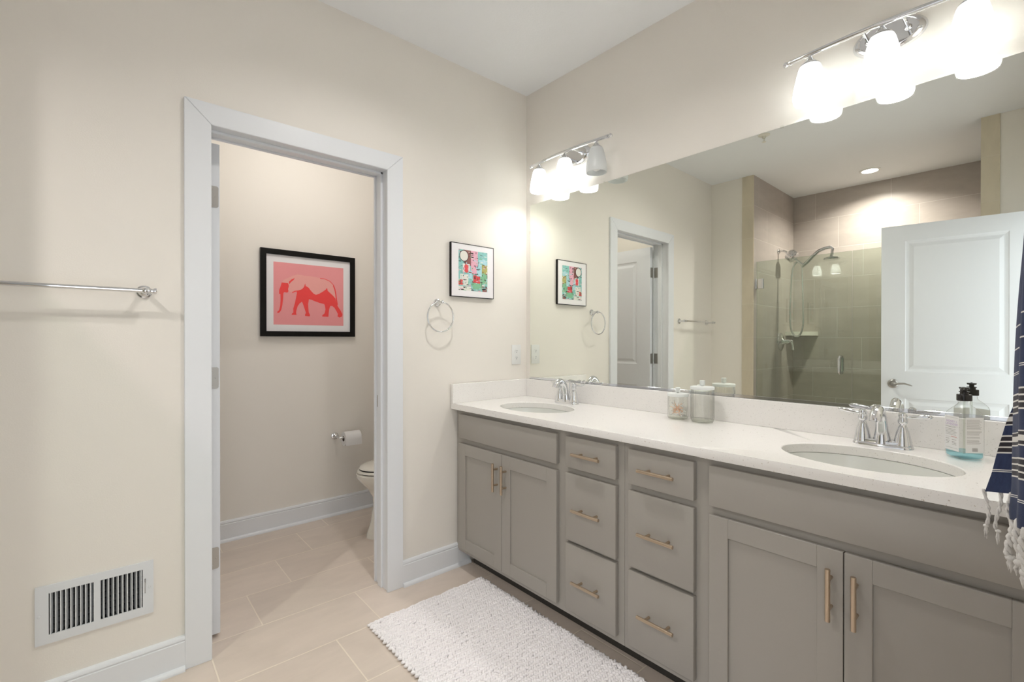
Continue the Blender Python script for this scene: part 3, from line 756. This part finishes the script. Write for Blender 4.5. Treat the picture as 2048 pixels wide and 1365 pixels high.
# ================================================================== ON THE DOOR WALL
# small collage picture
pt = thing('framed_picture', 'small collage print of teal, pink and black patches in a thin black frame', 'picture', (-.42, 0, 1.47))
mb = MB()
for a, b, c, d in ((-.567, -.564, 1.471, 1.765), (-.277, -.274, 1.471, 1.765), (-.564, -.277, 1.471, 1.474), (-.564, -.277, 1.762, 1.765)): mb.box(a, b, -.018, -.0015, c, d)
mb.box(-.564, -.277, -.006, -.0015, 1.474, 1.762); part('frame', mb, 'frame', pt, merge=0)
mb = MB(); mb.box(-.5638, -.2772, -.0165, -.006, 1.4742, 1.7618); part('mat_board', mb, 'mat_', pt)
mb = MB(); X0, X1, Z0, Z1 = -.518, -.320, 1.508, 1.731
fy = -.0169
def patch(u0, u1, v0, v1, mi, lay):
    mb.mi = mi; y = fy - lay * .000015
    mb.face([(X0 + (X1 - X0) * u0, y, Z0 + (Z1 - Z0) * v0), (X0 + (X1 - X0) * u1, y, Z0 + (Z1 - Z0) * v0), (X0 + (X1 - X0) * u1, y, Z0 + (Z1 - Z0) * v1), (X0 + (X1 - X0) * u0, y, Z0 + (Z1 - Z0) * v1)])
patch(0, 1, 0, 1, 0, 0)
base_p = [(.20, .42, .62, 1, 7), (.42, .66, .42, 1, 1), (.14, .38, .45, .66, 6), (.18, .34, .47, .62, 1), (.05, .33, .12, .40, 6), (.0, .14, .13, .26, 5), (.5, .78, .18, .40, 5), (.74, 1, .2, .5, 3), (.45, .82, .05, .2, 3), (.7, .98, .62, .80, 4), (.62, .80, .38, .62, 4), (.8, 1, .45, .68, 8), (.34, .46, .30, .5, 4), (.0, .42, .0, .1, 6), (.82, .98, .0, .07, 7)]
for i, (a, b, c, d, m_) in enumerate(base_p): patch(a, b, c, d, m_, i + 1)
for i in range(230):
    u, v = random.random(), random.random(); wv, hv = random.uniform(.01, .11), random.uniform(.006, .028)
    if random.random() < .3: wv, hv = hv, wv * .8
    patch(max(0, u - wv / 2), min(1, u + wv / 2), max(0, v - hv / 2), min(1, v + hv / 2), random.choice([2, 2, 2, 2, 7, 6, 3, 1, 4, 0]), 20 + i * .12)
mb.mi = 2
def disc(cu, cv, r, mi, lay):
    mb.mi = mi; mb.face([(X0 + (X1 - X0) * cu + r * math.cos(2 * PI * k / 28), fy - lay * .000015, Z0 + (Z1 - Z0) * cv + r * 1.05 * math.sin(2 * PI * k / 28)) for k in range(28)])
disc(.18, .85, .030, 2, 60); disc(.18, .85, .0265, 6, 63); disc(.26, .585, .013, 5, 62); disc(.26, .495, .012, 5, 64)
part('art_print', mb, ART, pt, merge=0)

# vent register
vt = thing('wall_register', 'white metal air vent with vertical louvres low on the wall left of the door', 'vent', (-1.993, 0, .344))
mb = MB()
VX0, VX1, VZ0, VZ1 = -2.145, -1.842, .249, .438
hl = [(-2.113, -2.004, .277, .412), (-1.986, -1.873, .277, .412), (-1.8675, -1.8645, .325, .378)]
holes_box(mb, 1, -.0065, -.0008, VX0, VX1, VZ0, VZ1, hl); part('register_plate', mb, 'vent', vt)
mb = MB(); n_ = 9
for (a, b, c, d), sg in ((hl[0], 1), (hl[1], -1)):
    for k in range(n_):
        xc = a + (b - a) * (k + .5) / n_
        mb.prism([(-.0036, -.0062), (-.0012, -.0064), (.0036, .009), (.0018, .0094)], lambda u, v, t: (xc + u * sg, v, t), c, d)
part('louvres', mb, 'vent', vt, merge=0)
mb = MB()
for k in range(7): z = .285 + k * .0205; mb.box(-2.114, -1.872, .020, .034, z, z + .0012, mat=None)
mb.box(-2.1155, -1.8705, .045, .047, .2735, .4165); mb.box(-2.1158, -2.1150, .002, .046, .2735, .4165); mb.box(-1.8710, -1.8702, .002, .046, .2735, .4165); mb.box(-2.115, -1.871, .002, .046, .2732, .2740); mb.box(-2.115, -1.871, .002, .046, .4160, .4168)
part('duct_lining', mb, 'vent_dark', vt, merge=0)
mb = MB()
for k in range(7): z = .283 + k * .0205; mb.prism([(.012, 0), (.0125, -.0008), (.028, .009), (.0275, .0098)], lambda u, v, t: (t, u, z + v), -2.114, -1.872)
part('damper_blades', mb, 'blade', vt, merge=0)
mb = MB(); mb.box(-1.8670, -1.8650, -.014, -.003, .366, .374, .0006); part('damper_lever', mb, 'satin', vt)
for sx_, sz_ in ((-2.136, .343), (-1.854, .345)):
    mb = MB(); mb.lathe([(0, .002), (.003, .0016), (.0042, .0)], (sx_, -.0065, sz_), (0, -1, 0), 16); part('screw', mb, 'vent', vt)

# towel bar
def rosette(mb, c, ax, r=.024):
    mb.lathe([(r, 0), (r, .003), (r * .93, .006), (r * .72, .008), (r * .62, .012), (r * .42, .015), (r * .36, .022), (r * .36, .05), (0, .05)], c, ax, 32)
tb = thing('towel_bar', 'empty chrome towel bar on the wall left of the toilet room door', 'towel bar', (-2.12, 0, 1.407))
zb_ = 1.407
for x in (-1.867, -2.375):
    mb = MB(); rosette(mb, (x, -.0004, zb_), (0, -1, 0)); mb.ball((x, -.064, zb_), .0115, 3); part('post', mb, 'chrome', tb)
mb = MB(); mb.cyl((-2.40, -.064, zb_), (-1.845, -.064, zb_), .0075)
for s_, x in ((1, -1.8455), (-1, -2.3995)): mb.lathe([(.0075, -.010), (.0085, -.008), (.0085, -.004), (.0070, -.003), (.0070, 0), (.0105, .002), (.0115, .006), (.0105, .010), (.004, .012), (0, .0122)], (x, -.064, zb_), (s_, 0, 0), 20)
part('bar', mb, 'chrome', tb)
# towel ring
tr = thing('towel_ring', 'empty chrome towel ring between the door casing and the collage picture', 'towel ring', (-.645, 0, 1.43))
mb = MB(); rosette(mb, (-.645, -.0004, 1.432), (0, -1, 0), .021); mb.ball((-.645, -.054, 1.432), .0105, 3); part('post', mb, 'chrome', tr)
mb = MB(); rc = (-.655, -.054, 1.355); mb.tube([(rc[0] + .078 * math.sin(2 * PI * k / 64), rc[1], rc[2] + .078 * math.cos(2 * PI * k / 64)) for k in range(64)], .0042, 12, closed=True); part('ring', mb, 'chrome', tr)
# outlet
ol = thing('wall_outlet', 'white double electrical outlet above the side backsplash', 'outlet', (-.086, 0, 1.145))
mb = MB(); mb.box(-.122, -.050, -.005, -.0005, 1.086, 1.205, .0018, 2); part('cover_plate', mb, 'white', ol)
for zc in (1.166, 1.126):
    mb = MB(); mb.prism([(-.0865 + .0155 * math.cos(t) if abs(.0155 * math.cos(t)) < .016 else 0, zc + max(-.0125, min(.0125, .0155 * math.sin(t)))) for t in [2 * PI * k / 24 for k in range(24)]], lambda u, v, d: (u, d, v), -.0066, -.004); f = part('receptacle', mb, 'white', ol)
    mb = MB(); mb.box(-.0925, -.0908, -.0068, -.006, zc - .001, zc + .0075); mb.box(-.0822, -.0805, -.0068, -.006, zc, zc + .007); mb.lathe([(0, .0002), (.0025, .0002), (.0025, -.001)], (-.0865, -.0067, zc - .006), (0, -1, 0), 12); part('slots', mb, 'dark', f)

# ================================================================== TOILET ROOM
ep = thing('framed_picture', 'red elephant on a pink print in a wide black frame on the toilet room wall', 'picture', (-.918, YT, 1.26))
mb = MB(); a, b, c, d, fw = -1.226, -.610, 1.258, 1.825, .034
ys0, ys1 = YT - .024, YT - .0015
for pl in ([(a, c), (b, c), (b - fw, c + fw), (a + fw, c + fw)], [(a, d), (b, d), (b - fw, d - fw), (a + fw, d - fw)], [(a, c), (a + fw, c + fw), (a + fw, d - fw), (a, d)], [(b, c), (b - fw, c + fw), (b - fw, d - fw), (b, d)]): mb.prism(pl, lambda u, v, t: (u, t, v), ys0, ys1)
part('frame', mb, 'frame', ep, merge=0)
mb = MB(); mb.box(a + fw - .002, b - fw + .002, YT - .012, YT - .002, c + fw - .002, d - fw + .002); part('mat_board', mb, 'mat_', ep)
mb = MB(); PX0, PX1, PZ0, PZ1 = -1.148, -.691, 1.335, 1.744; py = YT - .0124
mb.face([(PX0, py, PZ0), (PX1, py, PZ0), (PX1, py, PZ1), (PX0, py, PZ1)]); pr_ = part('art_print', mb, 'pink', ep)
def ep2(X, Y, dd=.0004):
    u = (X - 302) / 902; tp = 285 + (X - 303) * .0998; bt = 1097 + (X - 300) * .0144; v = (Y - tp) / (bt - tp)
    return (PX0 + (PX1 - PX0) * u, py - dd, PZ1 - (PZ1 - PZ0) * v)
mb = MB()
polys = [
 [(400, 555), (478, 565), (487, 600), (476, 640), (482, 668), (468, 686), (430, 680), (420, 692), (417, 760), (407, 850), (393, 912), (372, 943), (350, 950), (345, 935), (368, 912), (380, 860), (386, 780), (384, 705), (368, 700), (370, 650), (388, 600)],
 [(488, 545), (520, 515), (560, 497), (545, 522), (512, 550), (492, 578)],
 [(525, 678), (560, 662), (610, 655), (650, 640), (675, 612), (690, 565), (697, 598), (735, 622), (765, 662), (800, 698), (830, 713), (870, 700), (920, 672), (960, 645), (978, 622), (986, 660), (1020, 690), (1060, 725), (1092, 760), (1108, 820), (1130, 868), (1162, 910), (1190, 960), (1186, 990), (1150, 1005), (1122, 990), (1128, 960), (1105, 920), (1080, 880), (1050, 856), (1022, 856), (1006, 900), (1000, 950), (996, 995), (914, 992), (914, 975), (945, 950), (956, 900), (948, 850), (940, 832), (880, 817), (820, 797), (770, 776), (738, 770), (728, 830), (730, 880), (736, 940), (754, 974), (746, 990), (690, 985), (686, 970), (700, 945), (682, 890), (666, 840), (650, 802), (620, 822), (595, 860), (580, 910), (575, 948), (582, 972), (520, 972), (524, 955), (541, 943), (540, 890), (558, 830), (573, 760), (586, 690), (580, 668), (530, 690)],
]
for p in polys: mb.face([ep2(*q) for q in p])
pb = MB(); pb.face([ep2(*q, dd=.0002) for q in [(400, 555), (430, 520), (480, 495), (540, 468), (590, 452), (640, 455), (690, 470), (760, 474), (820, 484), (885, 500), (950, 508), (1020, 540), (1070, 590), (1095, 650), (1108, 720), (1110, 800), (1060, 725), (1020, 690), (986, 660), (978, 622), (960, 645), (920, 672), (870, 700), (830, 713), (800, 698), (765, 662), (735, 622), (697, 598), (690, 565), (675, 612), (650, 640), (610, 655), (560, 662), (525, 678), (500, 672), (482, 668), (487, 600), (478, 565)]])
pb.bm.normal_update(); bmesh.ops.triangulate(pb.bm, faces=pb.bm.faces, ngon_method='EAR_CLIP')
pe = part('elephant_back', pb, 'pale', pr_, merge=0); pe.data.polygons.foreach_set('use_smooth', [False] * len(pe.data.polygons))
hip = [(885, 500), (950, 508), (1020, 540), (1070, 590), (1090, 640), (1102, 700), (1112, 770), (1125, 840)]
for (x1_, y1_), (x2_, y2_) in zip(hip, hip[1:]):
    dx, dy = x2_ - x1_, y2_ - y1_; L = math.hypot(dx, dy); nx, ny = -dy / L * 5, dx / L * 5; wsc = 1 if x1_ < 1060 else 2.6
    mb.face([ep2(x1_ + nx * wsc, y1_ + ny * wsc, .0005), ep2(x2_ + nx * wsc, y2_ + ny * wsc, .0005), ep2(x2_ - nx * .4, y2_ - ny * .4, .0005), ep2(x1_ - nx * .4, y1_ - ny * .4, .0005)])
mb.bm.normal_update(); bmesh.ops.triangulate(mb.bm, faces=mb.bm.faces, ngon_method='EAR_CLIP')
eo = part('elephant_silhouette', mb, 'red', pr_, merge=0); eo.data.polygons.foreach_set('use_smooth', [False] * len(eo.data.polygons))

th = thing('toilet_paper_holder', 'chrome arm holding the paper roll on the toilet room wall', 'toilet paper holder', (-.745, YT, .555))
mb = MB(); rosette(mb, (-.748, YT - .0004, .557), (0, -1, 0), .025); mb.tube([(-.748, YT - .03, .557), (-.748, YT - .075, .556), (-.744, YT - .088, .555), (-.732, YT - .092, .5545), (-.60, YT - .092, .5545)], .0065, 14); mb.ball((-.598, YT - .092, .5545), .009, 2); part('arm', mb, 'chrome', th)
rl = thing('toilet_paper_roll', 'white toilet paper roll on the chrome arm above the toilet', 'toilet paper', (-.66, YT - .092, .495))
rz = .5465; RR = .0485
mb = MB(); mb.lathe([(.0185, 0), (RR, 0), (RR, .112), (.0185, .112)], (-.722, YT - .092, rz), (1, 0, 0), 48)
mb.box(-.722, -.610, YT - .092 - RR - .0006, YT - .092 - RR + .0004, rz - .042, rz); part('paper', mb, 'paper', rl)
mb = MB(); mb.lathe([(.0185, -.0005), (.0172, -.0005), (.0172, .1125), (.0185, .1125)], (-.722, YT - .092, rz), (1, 0, 0), 32); part('core', mb, 'card', rl)

# toilet
tl = thing('toilet', 'off-white toilet with closed lid, partly hidden behind the door frame', 'toilet', (-.43, .655, 0))
TY = .655
def egg(xf, xb, hw_, z, n=40, pw=2.0):
    xc = xb - (xb - xf) * .46; pts = []
    for k in range(n):
        t = 2 * PI * k / n; c, s = math.cos(t), math.sin(t)
        ax_ = (xc - xf) if c < 0 else (xb - xc)
        pts.append((xc + ax_ * c, TY + hw_ * s, z))
    return pts
mb = MB()
mb.loft([egg(-.745, -.20, .120, 0), egg(-.740, -.20, .117, .025), egg(-.715, -.22, .098, .10), egg(-.700, -.24, .090, .19), egg(-.705, -.24, .100, .25), egg(-.735, -.24, .135, .30), egg(-.775, -.24, .168, .345), egg(-.803, -.24, .183, .380), egg(-.805, -.24, .185, .400), egg(-.795, -.25, .176, .406)])
part('bowl', mb, 'porcelain', tl)
mb = MB(); mb.loft([egg(-.787, -.26, .170, .405), egg(-.787, -.26, .170, .4105)]); mb.loft([egg(-.785, -.26, .168, .425), egg(-.785, -.26, .168, .4315)]); part('seat_gap_shade', mb, 'gap_shade', tl)  # near-black discs painted as the shade in the gaps under seat and lid
mb = MB(); mb.loft([egg(-.793, -.25, .178, .4105), egg(-.800, -.25, .184, .414), egg(-.797, -.25, .182, .422), egg(-.788, -.25, .174, .4255)]); part('seat', mb, 'porcelain', tl)
mb = MB(); mb.loft([egg(-.780, -.25, .170, .4315), egg(-.788, -.25, .176, .435), egg(-.782, -.25, .172, .443), egg(-.760, -.25, .160, .450), egg(-.70, -.27, .12, .457), egg(-.60, -.32, .06, .461)]); part('lid', mb, 'porcelain', tl)
mb = MB(); mb.box(-.255, -.060, TY - .20, TY + .20, .38, .755, .018, 3); mb.box(-.30, -.20, TY - .13, TY + .13, .20, .43, .02, 3); part('tank', mb, 'porcelain', tl)
mb = MB(); mb.box(-.265, -.053, TY - .208, TY + .208, .756, .790, .010, 3); part('tank_lid', mb, 'porcelain', tl)
mb = MB(); mb.cyl((-.254, TY + .14, .70), (-.272, TY + .14, .70), .012); mb.tube([(-.268, TY + .14, .70), (-.270, TY + .09, .697), (-.270, TY + .07, .695)], .006); part('flush_lever', mb, 'chrome', tl)
# flush ceiling light of the toilet room
fl = thing('ceiling_light', 'round flush ceiling light in the toilet room', 'ceiling light', (-1.0, .47, H))
mb = MB(); mb.lathe([(.15, 0), (.155, -.006), (.15, -.02), (.14, -.024)], (-1.0, .47, H - .0005), seg=40); part('rim', mb, 'chrome', fl)
mb = MB(); mb.lathe([(.14, -.020), (.135, -.040), (.11, -.062), (.07, -.076), (0, -.082)], (-1.0, .47, H - .0005), seg=40); part('diffuser', mb, 'dome', fl)

# ================================================================== SHOWER
XG = XL - .055
gd = thing('shower_door', 'hinged clear glass shower door with a chrome pull handle', 'shower door', (XG, -.75, .115))
def pane(T, y0, y1, z0, z1):
    mb = MB(); mb.box(XG - .005, XG + .005, y0, y1, z0, z1)
    mb.bm.faces.ensure_lookup_table()
    for f in mb.bm.faces:
        f.normal_update(); f.material_index = 0 if abs(f.normal.x) > .9 else 1
    part('glass_pane', mb, ['glass', 'glass_edge'], T)
pane(gd, -1.118, -.397, .125, 1.957)
for zc in (1.755, .35):
    mb = MB()
    for s_ in (-1, 1): mb.box(XG + s_ * .005 - (.006 if s_ < 0 else 0), XG + s_ * .005 + (.006 if s_ > 0 else 0), -.455, -.392, zc - .045, zc + .045, .001)
    mb.box(XG - .018, XG + .018, -.3965, -.3905, zc - .045, zc + .045, .001); part('hinge', mb, 'chrome', gd)
mb = MB(); yh, za, zb2 = -1.045, .955, 1.125
for s_ in (-1, 1):
    x0 = XG + s_ * .005; mb.tube([(x0, yh, za + .02), (x0 + s_ * .035, yh, za + .02), (x0 + s_ * .045, yh, za + .03), (x0 + s_ * .045, yh, zb2 - .03), (x0 + s_ * .035, yh, zb2 - .02), (x0, yh, zb2 - .02)], .0115, 14)
part('pull_handle', mb, 'chrome', gd)
gp = thing('shower_glass_panel', 'fixed clear glass shower panel beside the glass door', 'glass panel', (XG, -1.49, .115)); pane(gp, -1.850, -1.124, .112, 1.957)
sh = thing('shower_set', 'chrome shower head with handheld wand and looping hose in the shower', 'shower head', (-3.10, -.39, 2.12))
SXh = -3.09
mb = MB(); mb.lathe([(.028, 0), (.027, .006), (.014, .010), (.012, .014)], (SXh, -.3905, 2.125), (0, -1, 0), 28); mb.tube([(SXh, -.395, 2.125), (SXh, -.425, 2.126), (SXh, -.450, 2.118), (SXh, -.472, 2.098)], .0095, 14); part('shower_arm', mb, 'chrome', sh)
mb = MB(); ax_ = Vector((0, -.70, -.62)).normalized(); mb.lathe([(0, 0), (.018, 0), (.026, .010), (.046, .018), (.052, .028), (.052, .068), (.056, .072), (.056, .086), (.046, .094), (0, .094)], (SXh, -.468, 2.102), ax_, 24)
for k in range(12):
    t = 2 * PI * k / 12; q = ax_.orthogonal().normalized(); q2 = ax_.cross(q); o_ = (q * math.cos(t) + q2 * math.sin(t)) * .052
    p_ = Vector((SXh, -.468, 2.102)) + o_; mb.cyl(p_ + ax_ * .030, p_ + ax_ * .068, .005, seg=8)
part('fixed_head', mb, 'chrome', sh)
mb = MB(); mb.tube([(SXh, -.540, 2.030), (SXh, -.585, 1.985), (SXh + .005, -.612, 1.958)], [.010, .012, .014], 14); part('bracket', mb, 'chrome', sh)
mb = MB(); mb.tube([(SXh, -.598, 1.948), (SXh, -.640, 1.985), (SXh, -.690, 2.040), (SXh, -.740, 2.082), (SXh, -.790, 2.100), (SXh, -.835, 2.103), (SXh, -.850, 2.085), (SXh, -.845, 2.045), (SXh, -.842, 2.022)], [.015, .017, .017, .015, .0145, .014, .014, .014, .015], 14)
mb.lathe([(.015, .010), (.026, 0), (.062, -.010), (.066, -.018), (.062, -.028), (0, -.028)], (SXh, -.842, 2.015), (0, 0, 1), 28); part('hand_wand', mb, 'chrome', sh)
mb = MB(); hk = [(-.560, 2.005), (-.532, 1.97), (-.514, 1.90), (-.503, 1.75), (-.497, 1.55), (-.497, 1.42), (-.508, 1.34), (-.530, 1.293), (-.556, 1.280), (-.582, 1.295), (-.601, 1.34), (-.611, 1.42), (-.608, 1.60), (-.604, 1.80), (-.600, 1.95)]
hp = []
for k in range(61):
    t = k / 60 * (len(hk) - 1); i_ = min(int(t), len(hk) - 2); t -= i_; q0, q1, q2, q3 = hk[max(i_ - 1, 0)], hk[i_], hk[i_ + 1], hk[min(i_ + 2, len(hk) - 1)]
    hp.append((SXh, *[.5 * ((2 * b) + (-a + c) * t + (2 * a - 5 * b + 4 * c - d) * t * t + (-a + 3 * b - 3 * c + d) * t ** 3) for a, b, c, d in zip(q0, q1, q2, q3)]))
mb.tube(hp, .0088, 12); part('hose', mb, 'chrome', sh)
vl = thing('shower_valve', 'chrome shower valve with lever on the tiled shower wall', 'shower valve', (-3.157, -.39, 1.23))
mb = MB(); mb.lathe([(.088, 0), (.087, .006), (.066, .014), (.040, .018), (.028, .030), (.024, .045), (.022, .07), (.016, .085), (.018, .10), (.010, .11), (0, .112)], (-3.157, -.3905, 1.228), (0, -1, 0), 36); part('escutcheon', mb, 'chrome', vl)
mb = MB(); mb.tube([(-3.157, -.49, 1.222), (-3.155, -.500, 1.19), (-3.15, -.505, 1.145)], [.013, .009, .012], 12); part('lever', mb, 'chrome', vl)
mb = MB(); q_ = [(XS, -.3905), (XS + .23, -.3905)] + [(XS + .23 * math.cos(t), -.3905 - .23 * math.sin(t)) for t in [PI / 2 * k / 12 for k in range(1, 12)]] + [(XS, -.6205)]
mb.prism(q_, lambda u, v, d: (u + .0005, v, d), 1.29, 1.33); solo('corner_shelf', mb, 'porcelain', 'white corner soap shelf in the tiled shower', 'shelf', (XS + .08, -.45, 1.29))
def downlight(label, x, y, mat):
    cl = thing('recessed_light', label, 'recessed light', (x, y, H), 'W', 'recessed ceiling downlights')
    mb = MB(); mb.lathe([(.078, 0), (.079, -.003), (.060, -.007), (.054, -.003), (.051, .002), (.051, .060), (.053, .060), (.053, .004)], (x, y, H - .0005), seg=40); part('trim_ring', mb, 'white', cl)
    mb = MB(); mb.lathe([(.0508, .030), (0, .030)], (x, y, H - .0005), seg=36); part('lens', mb, mat, cl)
downlight('round recessed ceiling downlight over the shower', -3.12, -1.12, 'can')
downlight('round recessed ceiling downlight over the rug in front of the vanity', -1.07, -.95, 'main')
sp = thing('ceiling_sprinkler', 'small white fire sprinkler on the bathroom ceiling', 'sprinkler', (-1.672, -.772, H))
mb = MB(); mb.lathe([(.040, 0), (.040, -.003), (.028, -.008), (.014, -.010), (.012, -.022), (.010, -.024)], (-1.672, -.772, H - .0005), seg=28); part('escutcheon', mb, 'sprk', sp)
mb = MB()
for s_ in (-1, 1): mb.tube([(-1.672 + s_ * .008, -.772, H - .020), (-1.672 + s_ * .011, -.772, H - .034), (-1.672 + s_ * .004, -.772, H - .050)], .0022, 8)
mb.lathe([(0, -.052), (.015, -.052), (.015, -.0505), (0, -.050)], (-1.672, -.772, H), seg=20); part('deflector', mb, 'sprk', sp)

# ================================================================== RUG
rg = thing('bath_rug', 'white looped chenille bath rug on the floor in front of the vanity', 'rug', (-.813, -.75, 0))
RX0, RX1, RY1, RY0 = -1.118, -.512, -.212, -1.55
mb = MB(); mb.box(RX0 + .006, RX1 - .006, RY0 + .006, RY1 - .006, .0008, .0055); part('backing', mb, 'rug_back', rg)
t = bmesh.new(); bmesh.ops.create_icosphere(t, subdivisions=2, radius=1); bv_ = [v.co.copy() for v in t.verts]; bf_ = [[v.index for v in f.verts] for f in t.faces]; t.free()
verts, faces = [], []
px_, py_ = .0118, .0128; nx_ = int((RX1 - RX0) / px_); ny_ = int((RY1 - RY0) / py_)
org = ORG[rg.name]
for j in range(ny_ + 1):
    for i in range(nx_ + 1):
        x = RX0 + i * px_ + (px_ / 2 if j % 2 else 0) + random.uniform(-.0012, .0012); y = RY1 - .004 - j * py_ + random.uniform(-.0014, .0014)
        if x > RX1: x = RX1 + random.uniform(-.001, .003)
        zc = .0095 + random.uniform(-.0016, .0020) + .0015 * math.sin(x * 37 + y * 21)
        rx, ry, rz_ = .0092 * random.uniform(.85, 1.15), .0070 * random.uniform(.85, 1.12), .0070 * random.uniform(.85, 1.15)
        an = random.uniform(.45, .95) * (1 if j % 2 else -1); tl_ = random.uniform(-.25, .25); ca, sa = math.cos(an), math.sin(an)
        b0 = len(verts)
        for v in bv_:
            u, w_, h_ = v.x * rx * 1.12, v.y * ry * .86, v.z * rz_ + v.x * tl_ * .006
            verts.append((x + u * ca - w_ * sa - org.x, y + u * sa + w_ * ca - org.y, max(.0012, zc + h_) - org.z))
        faces += [[b0 + k for k in f] for f in bf_]
me = bpy.data.meshes.new('looped_pile'); me.from_pydata(verts, [], faces); me.polygons.foreach_set('use_smooth', [True] * len(faces)); me.materials.append(M['rug'])
o = bpy.data.objects.new('looped_pile', me); COL.objects.link(o); o.parent = rg; o['kind'] = 'stuff'

# ================================================================== STRIPED TOWEL on a ring by the vanity
RX_, RZ_ = -.735, 1.45
rb = thing('towel_ring', 'chrome towel ring holding the navy striped towel at the right edge', 'towel ring', (RX_, YB, RZ_))
mb = MB(); rosette(mb, (RX_, YB + .0004, RZ_), (0, 1, 0), .021); mb.ball((RX_, YB + .054, RZ_), .0105, 3); part('post', mb, 'chrome', rb)
mb = MB(); mb.tube([(RX_ + .078 * math.sin(2 * PI * k / 64), YB + .054, RZ_ - .077 + .078 * math.cos(2 * PI * k / 64)) for k in range(64)], .0042, 12, closed=True); part('ring', mb, 'chrome', rb)
tw = thing('hand_towel', 'navy towel with white stripes and tasselled hem, hanging beside the near sink', 'towel', (RX_, YB + .06, .88))
def cloth(sections, hem, ztop, nz=40, ns=48, thick=.003):
    """sections(s, h) -> (x, y, z) with s across 0..1 and h = metres above the hem"""
    mb = MB(); uvl = mb.bm.loops.layers.uv.new('UVMap'); V_ = []
    L = ztop
    for j in range(nz + 1):
        h = L * j / nz; row = []
        for i in range(ns + 1):
            s = i / ns; row.append((mb.bm.verts.new(sections(s, h)), s * .35, h))
        V_.append(row)
    for j in range(nz):
        for i in range(ns):
            q = [V_[j][i], V_[j][i + 1], V_[j + 1][i + 1], V_[j + 1][i]]
            f = mb.bm.faces.new([a[0] for a in q])
            for lp, a in zip(f.loops, q): lp[uvl].uv = (a[1], a[2])
    return mb
def interp(pts, s):
    s = max(0, min(1, s)) * (len(pts) - 1); i = min(int(s), len(pts) - 2); t = s - i
    p0, p1, p2, p3 = pts[max(i - 1, 0)], pts[i], pts[i + 1], pts[min(i + 2, len(pts) - 1)]
    return tuple(.5 * ((2 * b) + (-a + c) * t + (2 * a - 5 * b + 4 * c - d) * t * t + (-a + 3 * b - 3 * c + d) * t ** 3) for a, b, c, d in zip(p0, p1, p2, p3))
ringp = (RX_, YB + .058)
def front_sec(s, h):
    # a gathered fold: left edge towards the vanity, belly towards the camera
    low = interp([(-.655, -2.150), (-.632, -2.112), (-.640, -2.087), (-.672, -2.096), (-.705, -2.106), (-.745, -2.118), (-.790, -2.100), (-.830, -2.135), (-.825, -2.165)], s)
    k = max(0, (h - .10) / .45); k = min(1, k) ** 1.6
    hi = interp([(-.715, -2.150), (-.700, -2.125), (-.700, -2.112), (-.715, -2.105), (-.735, -2.108), (-.750, -2.112), (-.765, -2.115), (-.775, -2.130), (-.770, -2.150)], s)
    x = low[0] * (1 - k) + hi[0] * k; y = low[1] * (1 - k) + hi[1] * k
    y += .0022 * math.sin(14 * s + h * 9) + .004 * math.exp(-((h - .02) / .03) ** 2) * math.sin(9 * s)
    z = .872 + h + .055 * s
    return (x, y, z)
def back_sec(s, h):
    kn = [(0, -2.050), (.04, -2.060), (.09, -2.069), (.15, -2.081), (.19, -2.092), (.60, -2.125)]
    for (h0, a0), (h1, a1) in zip(kn, kn[1:]):
        if h <= h1: break
    t = min(1, (h - h0) / (h1 - h0)); yt = a0 + (a1 - a0) * t
    xl = -.600 - .10 * h
    yl = -2.14 + (yt + 2.14) * (xl + 1.973) / 1.353
    p = interp([(0, 0), (-.012, -.018), (-.026, -.034), (-.045, -.050), (-.060, -.065), (-.070, -.085)], s)
    sc = 1 - min(.55, h * 1.1)
    x, y = xl + p[0] * sc, yl + p[1] * sc
    y = max(y, YB + .012)
    return (x, y + .0015 * math.sin(11 * s + h * 12), .922 + h + .025 * s)
for fn, nm, L in ((back_sec, 'towel_back_layer', .50), (front_sec, 'towel_front_layer', .54)):
    mb = cloth(fn, 0, L); me_o = part(nm, mb, 'towel', tw, ang=180, merge=0)
    sm = me_o.modifiers.new('thickness', 'SOLIDIFY'); sm.thickness = .003; sm.offset = 0
def tassel(p, L, r, seedv):
    rnd = random.Random(seedv); mb = MB()
    for strand in range(2):
        pts, rad = [], []
        n = 22
        for k in range(n + 1):
            t = k / n; a = t * 16 + strand * PI; wob = .003 * math.sin(t * 5 + seedv)
            pts.append((p[0] + math.cos(a) * r * .55 + wob, p[1] + math.sin(a) * r * .55 + .004 * math.sin(t * 4 + seedv * 2), p[2] + .004 - L * .74 * t)); rad.append(r * (.62 + .12 * math.sin(k * 1.9)))
        mb.tube(pts, rad, 8)
    e_ = pts[-1]; mb.ball((p[0], p[1], e_[2] - .002), r * 1.45, 2, (1, 1, .8))
    for k in range(9):
        a = rnd.uniform(0, 2 * PI); sp_ = rnd.uniform(.3, 1.1) * r
        mb.tube([(p[0], p[1], e_[2]), (p[0] + math.cos(a) * sp_ * .9, p[1] + math.sin(a) * sp_ * .9, e_[2] - L * .13), (p[0] + math.cos(a) * sp_ * .7, p[1] + math.sin(a) * sp_ * .7, e_[2] - L * rnd.uniform(.2, .3))], [r * .5, r * .45, r * .08], 6)
    part('tassel', mb, 'fringe', tw, merge=0, ang=85)
for i, s in enumerate((.02, .22, .42, .66, .9)):
    q = back_sec(s, 0); tassel((q[0], q[1], q[2]), .098 + .01 * (i % 2), .0032, i + 1)
for i, s in enumerate((.24, .38, .50, .64, .80, .95)):
    q = front_sec(s, 0); tassel((q[0], q[1], q[2]), (.105, .108, .10, .10, .1, .1)[i], .0060, i + 21)
